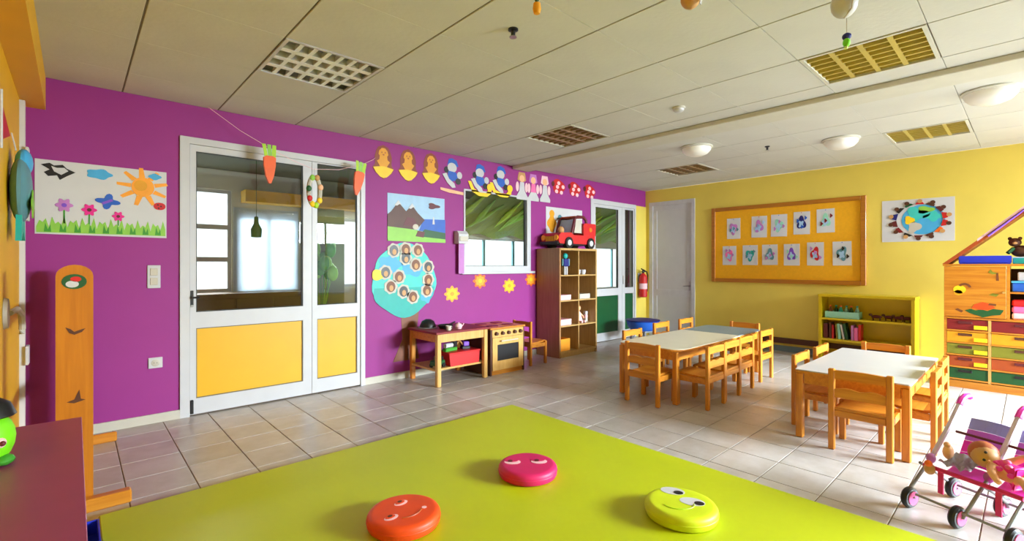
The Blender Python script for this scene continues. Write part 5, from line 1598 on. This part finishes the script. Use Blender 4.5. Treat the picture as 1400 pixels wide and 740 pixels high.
for (x0, x1) in ((0.05, 0.225), (0.265, 0.385)):
    n = 10
    seat = []
    for k in range(n + 1):
        u = k / n
        y = 0.105 + 0.19 * u
        z = 0.226 - 0.035 * math.sin(PI * u)
        seat.append((y, z))
    m = MB()
    m.prism(seat + [(a, b - 0.006) for a, b in reversed(seat)], x0, x1, 'yz')
    m.obj('seat_sling', 'hotpink', ST)
    # striped backrest: four bands of cloth
    for k, col in enumerate(('fuchsia', 'fuchsia', 'orchid', 'periwinkle')):
        ya, za = 0.297 + 0.032 * k, 0.226 + 0.058 * k
        yb, zb = ya + 0.031, za + 0.057
        m = MB()
        N = 8
        poly = [(x0 + (x1 - x0) * i / N, 0.0) for i in range(N + 1)]
        fr = [m.bm.verts.new((px, ya + 0.022 * math.sin(PI * i / N), za)) for i, (px, _) in enumerate(poly)]
        to = [m.bm.verts.new((px, yb + 0.022 * math.sin(PI * i / N), zb)) for i, (px, _) in enumerate(poly)]
        fb = [m.bm.verts.new((px, ya + 0.005 + 0.022 * math.sin(PI * i / N), za - 0.001)) for i, (px, _) in enumerate(poly)]
        tb2 = [m.bm.verts.new((px, yb + 0.005 + 0.022 * math.sin(PI * i / N), zb - 0.001)) for i, (px, _) in enumerate(poly)]
        for i in range(N):
            m.bm.faces.new((fr[i], fr[i + 1], to[i + 1], to[i]))
            m.bm.faces.new((fb[i], tb2[i], tb2[i + 1], fb[i + 1]))
            m.bm.faces.new((to[i], to[i + 1], tb2[i + 1], tb2[i]))
            m.bm.faces.new((fr[i], fb[i], fb[i + 1], fr[i + 1]))
        m.bm.faces.new((fr[0], to[0], tb2[0], fb[0]))
        m.bm.faces.new((fr[-1], fb[-1], tb2[-1], to[-1]))
        m.obj('backrest_band', col, ST)

# doll: one continuous body
DL = thing('baby_doll', 'baby doll in a pink dress lying across the doll stroller', 'doll', (3.335 - 0.41 * 0.05, 0.447 - 0.91 * 0.05, 0.004), SR)


def skin_body(name, verts, edges, radii, mat, parent, root=0, sub=2):
    me = bpy.data.meshes.new(name)
    me.from_pydata([tuple(v) for v in verts], edges, [])
    o = bpy.data.objects.new(name, me)
    C.objects.link(o)
    sk = o.modifiers.new('skin', 'SKIN')
    for i, r in enumerate(radii):
        me.skin_vertices[0].data[i].radius = (r, r)
    me.skin_vertices[0].data[root].use_root = True
    sk.use_smooth_shade = True
    su = o.modifiers.new('smooth', 'SUBSURF')
    su.levels = su.render_levels = sub
    me.materials.append(P(mat))
    o.parent = parent
    return o


# reclining across the two seats: head over the first seat, feet towards the second; local x sideways, y back, z up
hv = Vector((0.165, 0.22, 0.325))
V_ = [(0.285, 0.20, 0.275), (0.255, 0.205, 0.285), (0.222, 0.21, 0.298), (0.196, 0.214, 0.312),        # pelvis, waist, chest, neck
      (0.226, 0.262, 0.305), (0.262, 0.29, 0.335), (0.30, 0.27, 0.365), (0.318, 0.262, 0.37),           # rear arm, raised
      (0.22, 0.158, 0.298), (0.245, 0.115, 0.285), (0.275, 0.095, 0.262), (0.29, 0.09, 0.258),           # front arm
      (0.305, 0.232, 0.272), (0.355, 0.236, 0.292), (0.40, 0.215, 0.262), (0.418, 0.20, 0.275),        # rear leg
      (0.305, 0.168, 0.268), (0.348, 0.145, 0.285), (0.385, 0.10, 0.255), (0.40, 0.085, 0.268)]         # front leg
E_ = [(0, 1), (1, 2), (2, 3), (2, 4), (4, 5), (5, 6), (6, 7), (2, 8), (8, 9), (9, 10), (10, 11), (0, 12), (12, 13), (13, 14), (14, 15), (0, 16), (16, 17), (17, 18), (18, 19)]
R_ = [0.04, 0.042, 0.038, 0.024, 0.022, 0.018, 0.014, 0.013, 0.022, 0.018, 0.014, 0.013, 0.026, 0.021, 0.016, 0.016, 0.026, 0.021, 0.016, 0.016]
V_.append(tuple(hv))
E_.append((3, 20))
R_.append(0.055)
bd = skin_body('body', V_, E_, R_, 'skin', DL)
MB().ball(hv + Vector((-0.01, 0.006, 0.012)), (0.062, 0.062, 0.062), 20).obj('hair', 'chestnut', DL, True)
MB().ball(hv + Vector((0.006, -0.014, 0.004)), (0.056, 0.056, 0.055), 20).obj('face', 'tan', DL, True)
for s in (-1, 1):
    MB().ball(hv + Vector((0.028 + 0.0, -0.058 + 0.006 * s, 0.02 + 0.018 * s)), 0.007, 8).obj('eye', 'black', DL, True)
MB().ball(hv + Vector((0.04, -0.052, 0.0)), (0.008, 0.008, 0.008), 8).obj('nose', 'skin', DL, True)
MB().ball(hv + Vector((0.05, -0.045, -0.012)), (0.006, 0.008, 0.004), 8).obj('mouth', 'red', DL, True)
dress = skin_body('dress', [(0.208, 0.212, 0.305), (0.235, 0.208, 0.294), (0.27, 0.203, 0.282), (0.315, 0.20, 0.276), (0.232, 0.25, 0.302), (0.228, 0.168, 0.294)], [(0, 1), (1, 2), (2, 3), (1, 4), (1, 5)], [0.036, 0.049, 0.052, 0.06, 0.03, 0.03], 'magenta', DL, 2)
for k, (x, y, z) in enumerate(((0.25, 0.16, 0.305), (0.28, 0.175, 0.322), (0.30, 0.15, 0.29), (0.262, 0.2, 0.336))):
    MB().ball((x, y, z), (0.016, 0.016, 0.012), 10).obj('dress_bow', 'pink' if k % 2 else 'hotpink', DL, True)
t = thing('doll_blanket', 'crumpled white doll blanket in the first seat of the stroller', 'blanket', (3.335, 0.447, 0), SR)
m = MB()
N = 12
gv = [[m.bm.verts.new((0.065 + 0.12 * i / N, 0.115 + 0.15 * j / N, 0.262 + 0.018 * math.sin(i * 1.1) * math.cos(j * 0.9) - 0.02 * math.sin(PI * j / N) + 0.03 * j / N)) for j in range(N + 1)] for i in range(N + 1)]
for i in range(N):
    for j in range(N):
        m.bm.faces.new((gv[i][j], gv[i + 1][j], gv[i + 1][j + 1], gv[i][j + 1]))
bmesh.ops.solidify(m.bm, geom=m.bm.faces[:], thickness=0.012)
m.obj('blanket_cloth', 'white', t, True)
GS = 'small soft toys in the stroller'
for (p, r, col, lab) in (((0.065, 0.20, 0.30), (0.022, 0.03, 0.04), 'peach', 'peach coloured soft toy at the pushing side of the stroller seat'), ((0.045, 0.085, 0.215), (0.026, 0.026, 0.03), 'tan', 'small tan soft ball held at the front bar of the stroller')):
    q = thing('soft_toy', lab, 'toy', (3.335, 0.447, 0), SR, GS)
    MB().ball(p, r, 14).obj('toy_body', col, q, True)
    MB().ball((p[0], p[1] - 0.01, p[2] + r[2] * 1.0), (r[0] * 0.7, r[0] * 0.7, r[0] * 0.7), 12).obj('toy_head', 'orange' if col == 'tan' else 'skin', q, True)
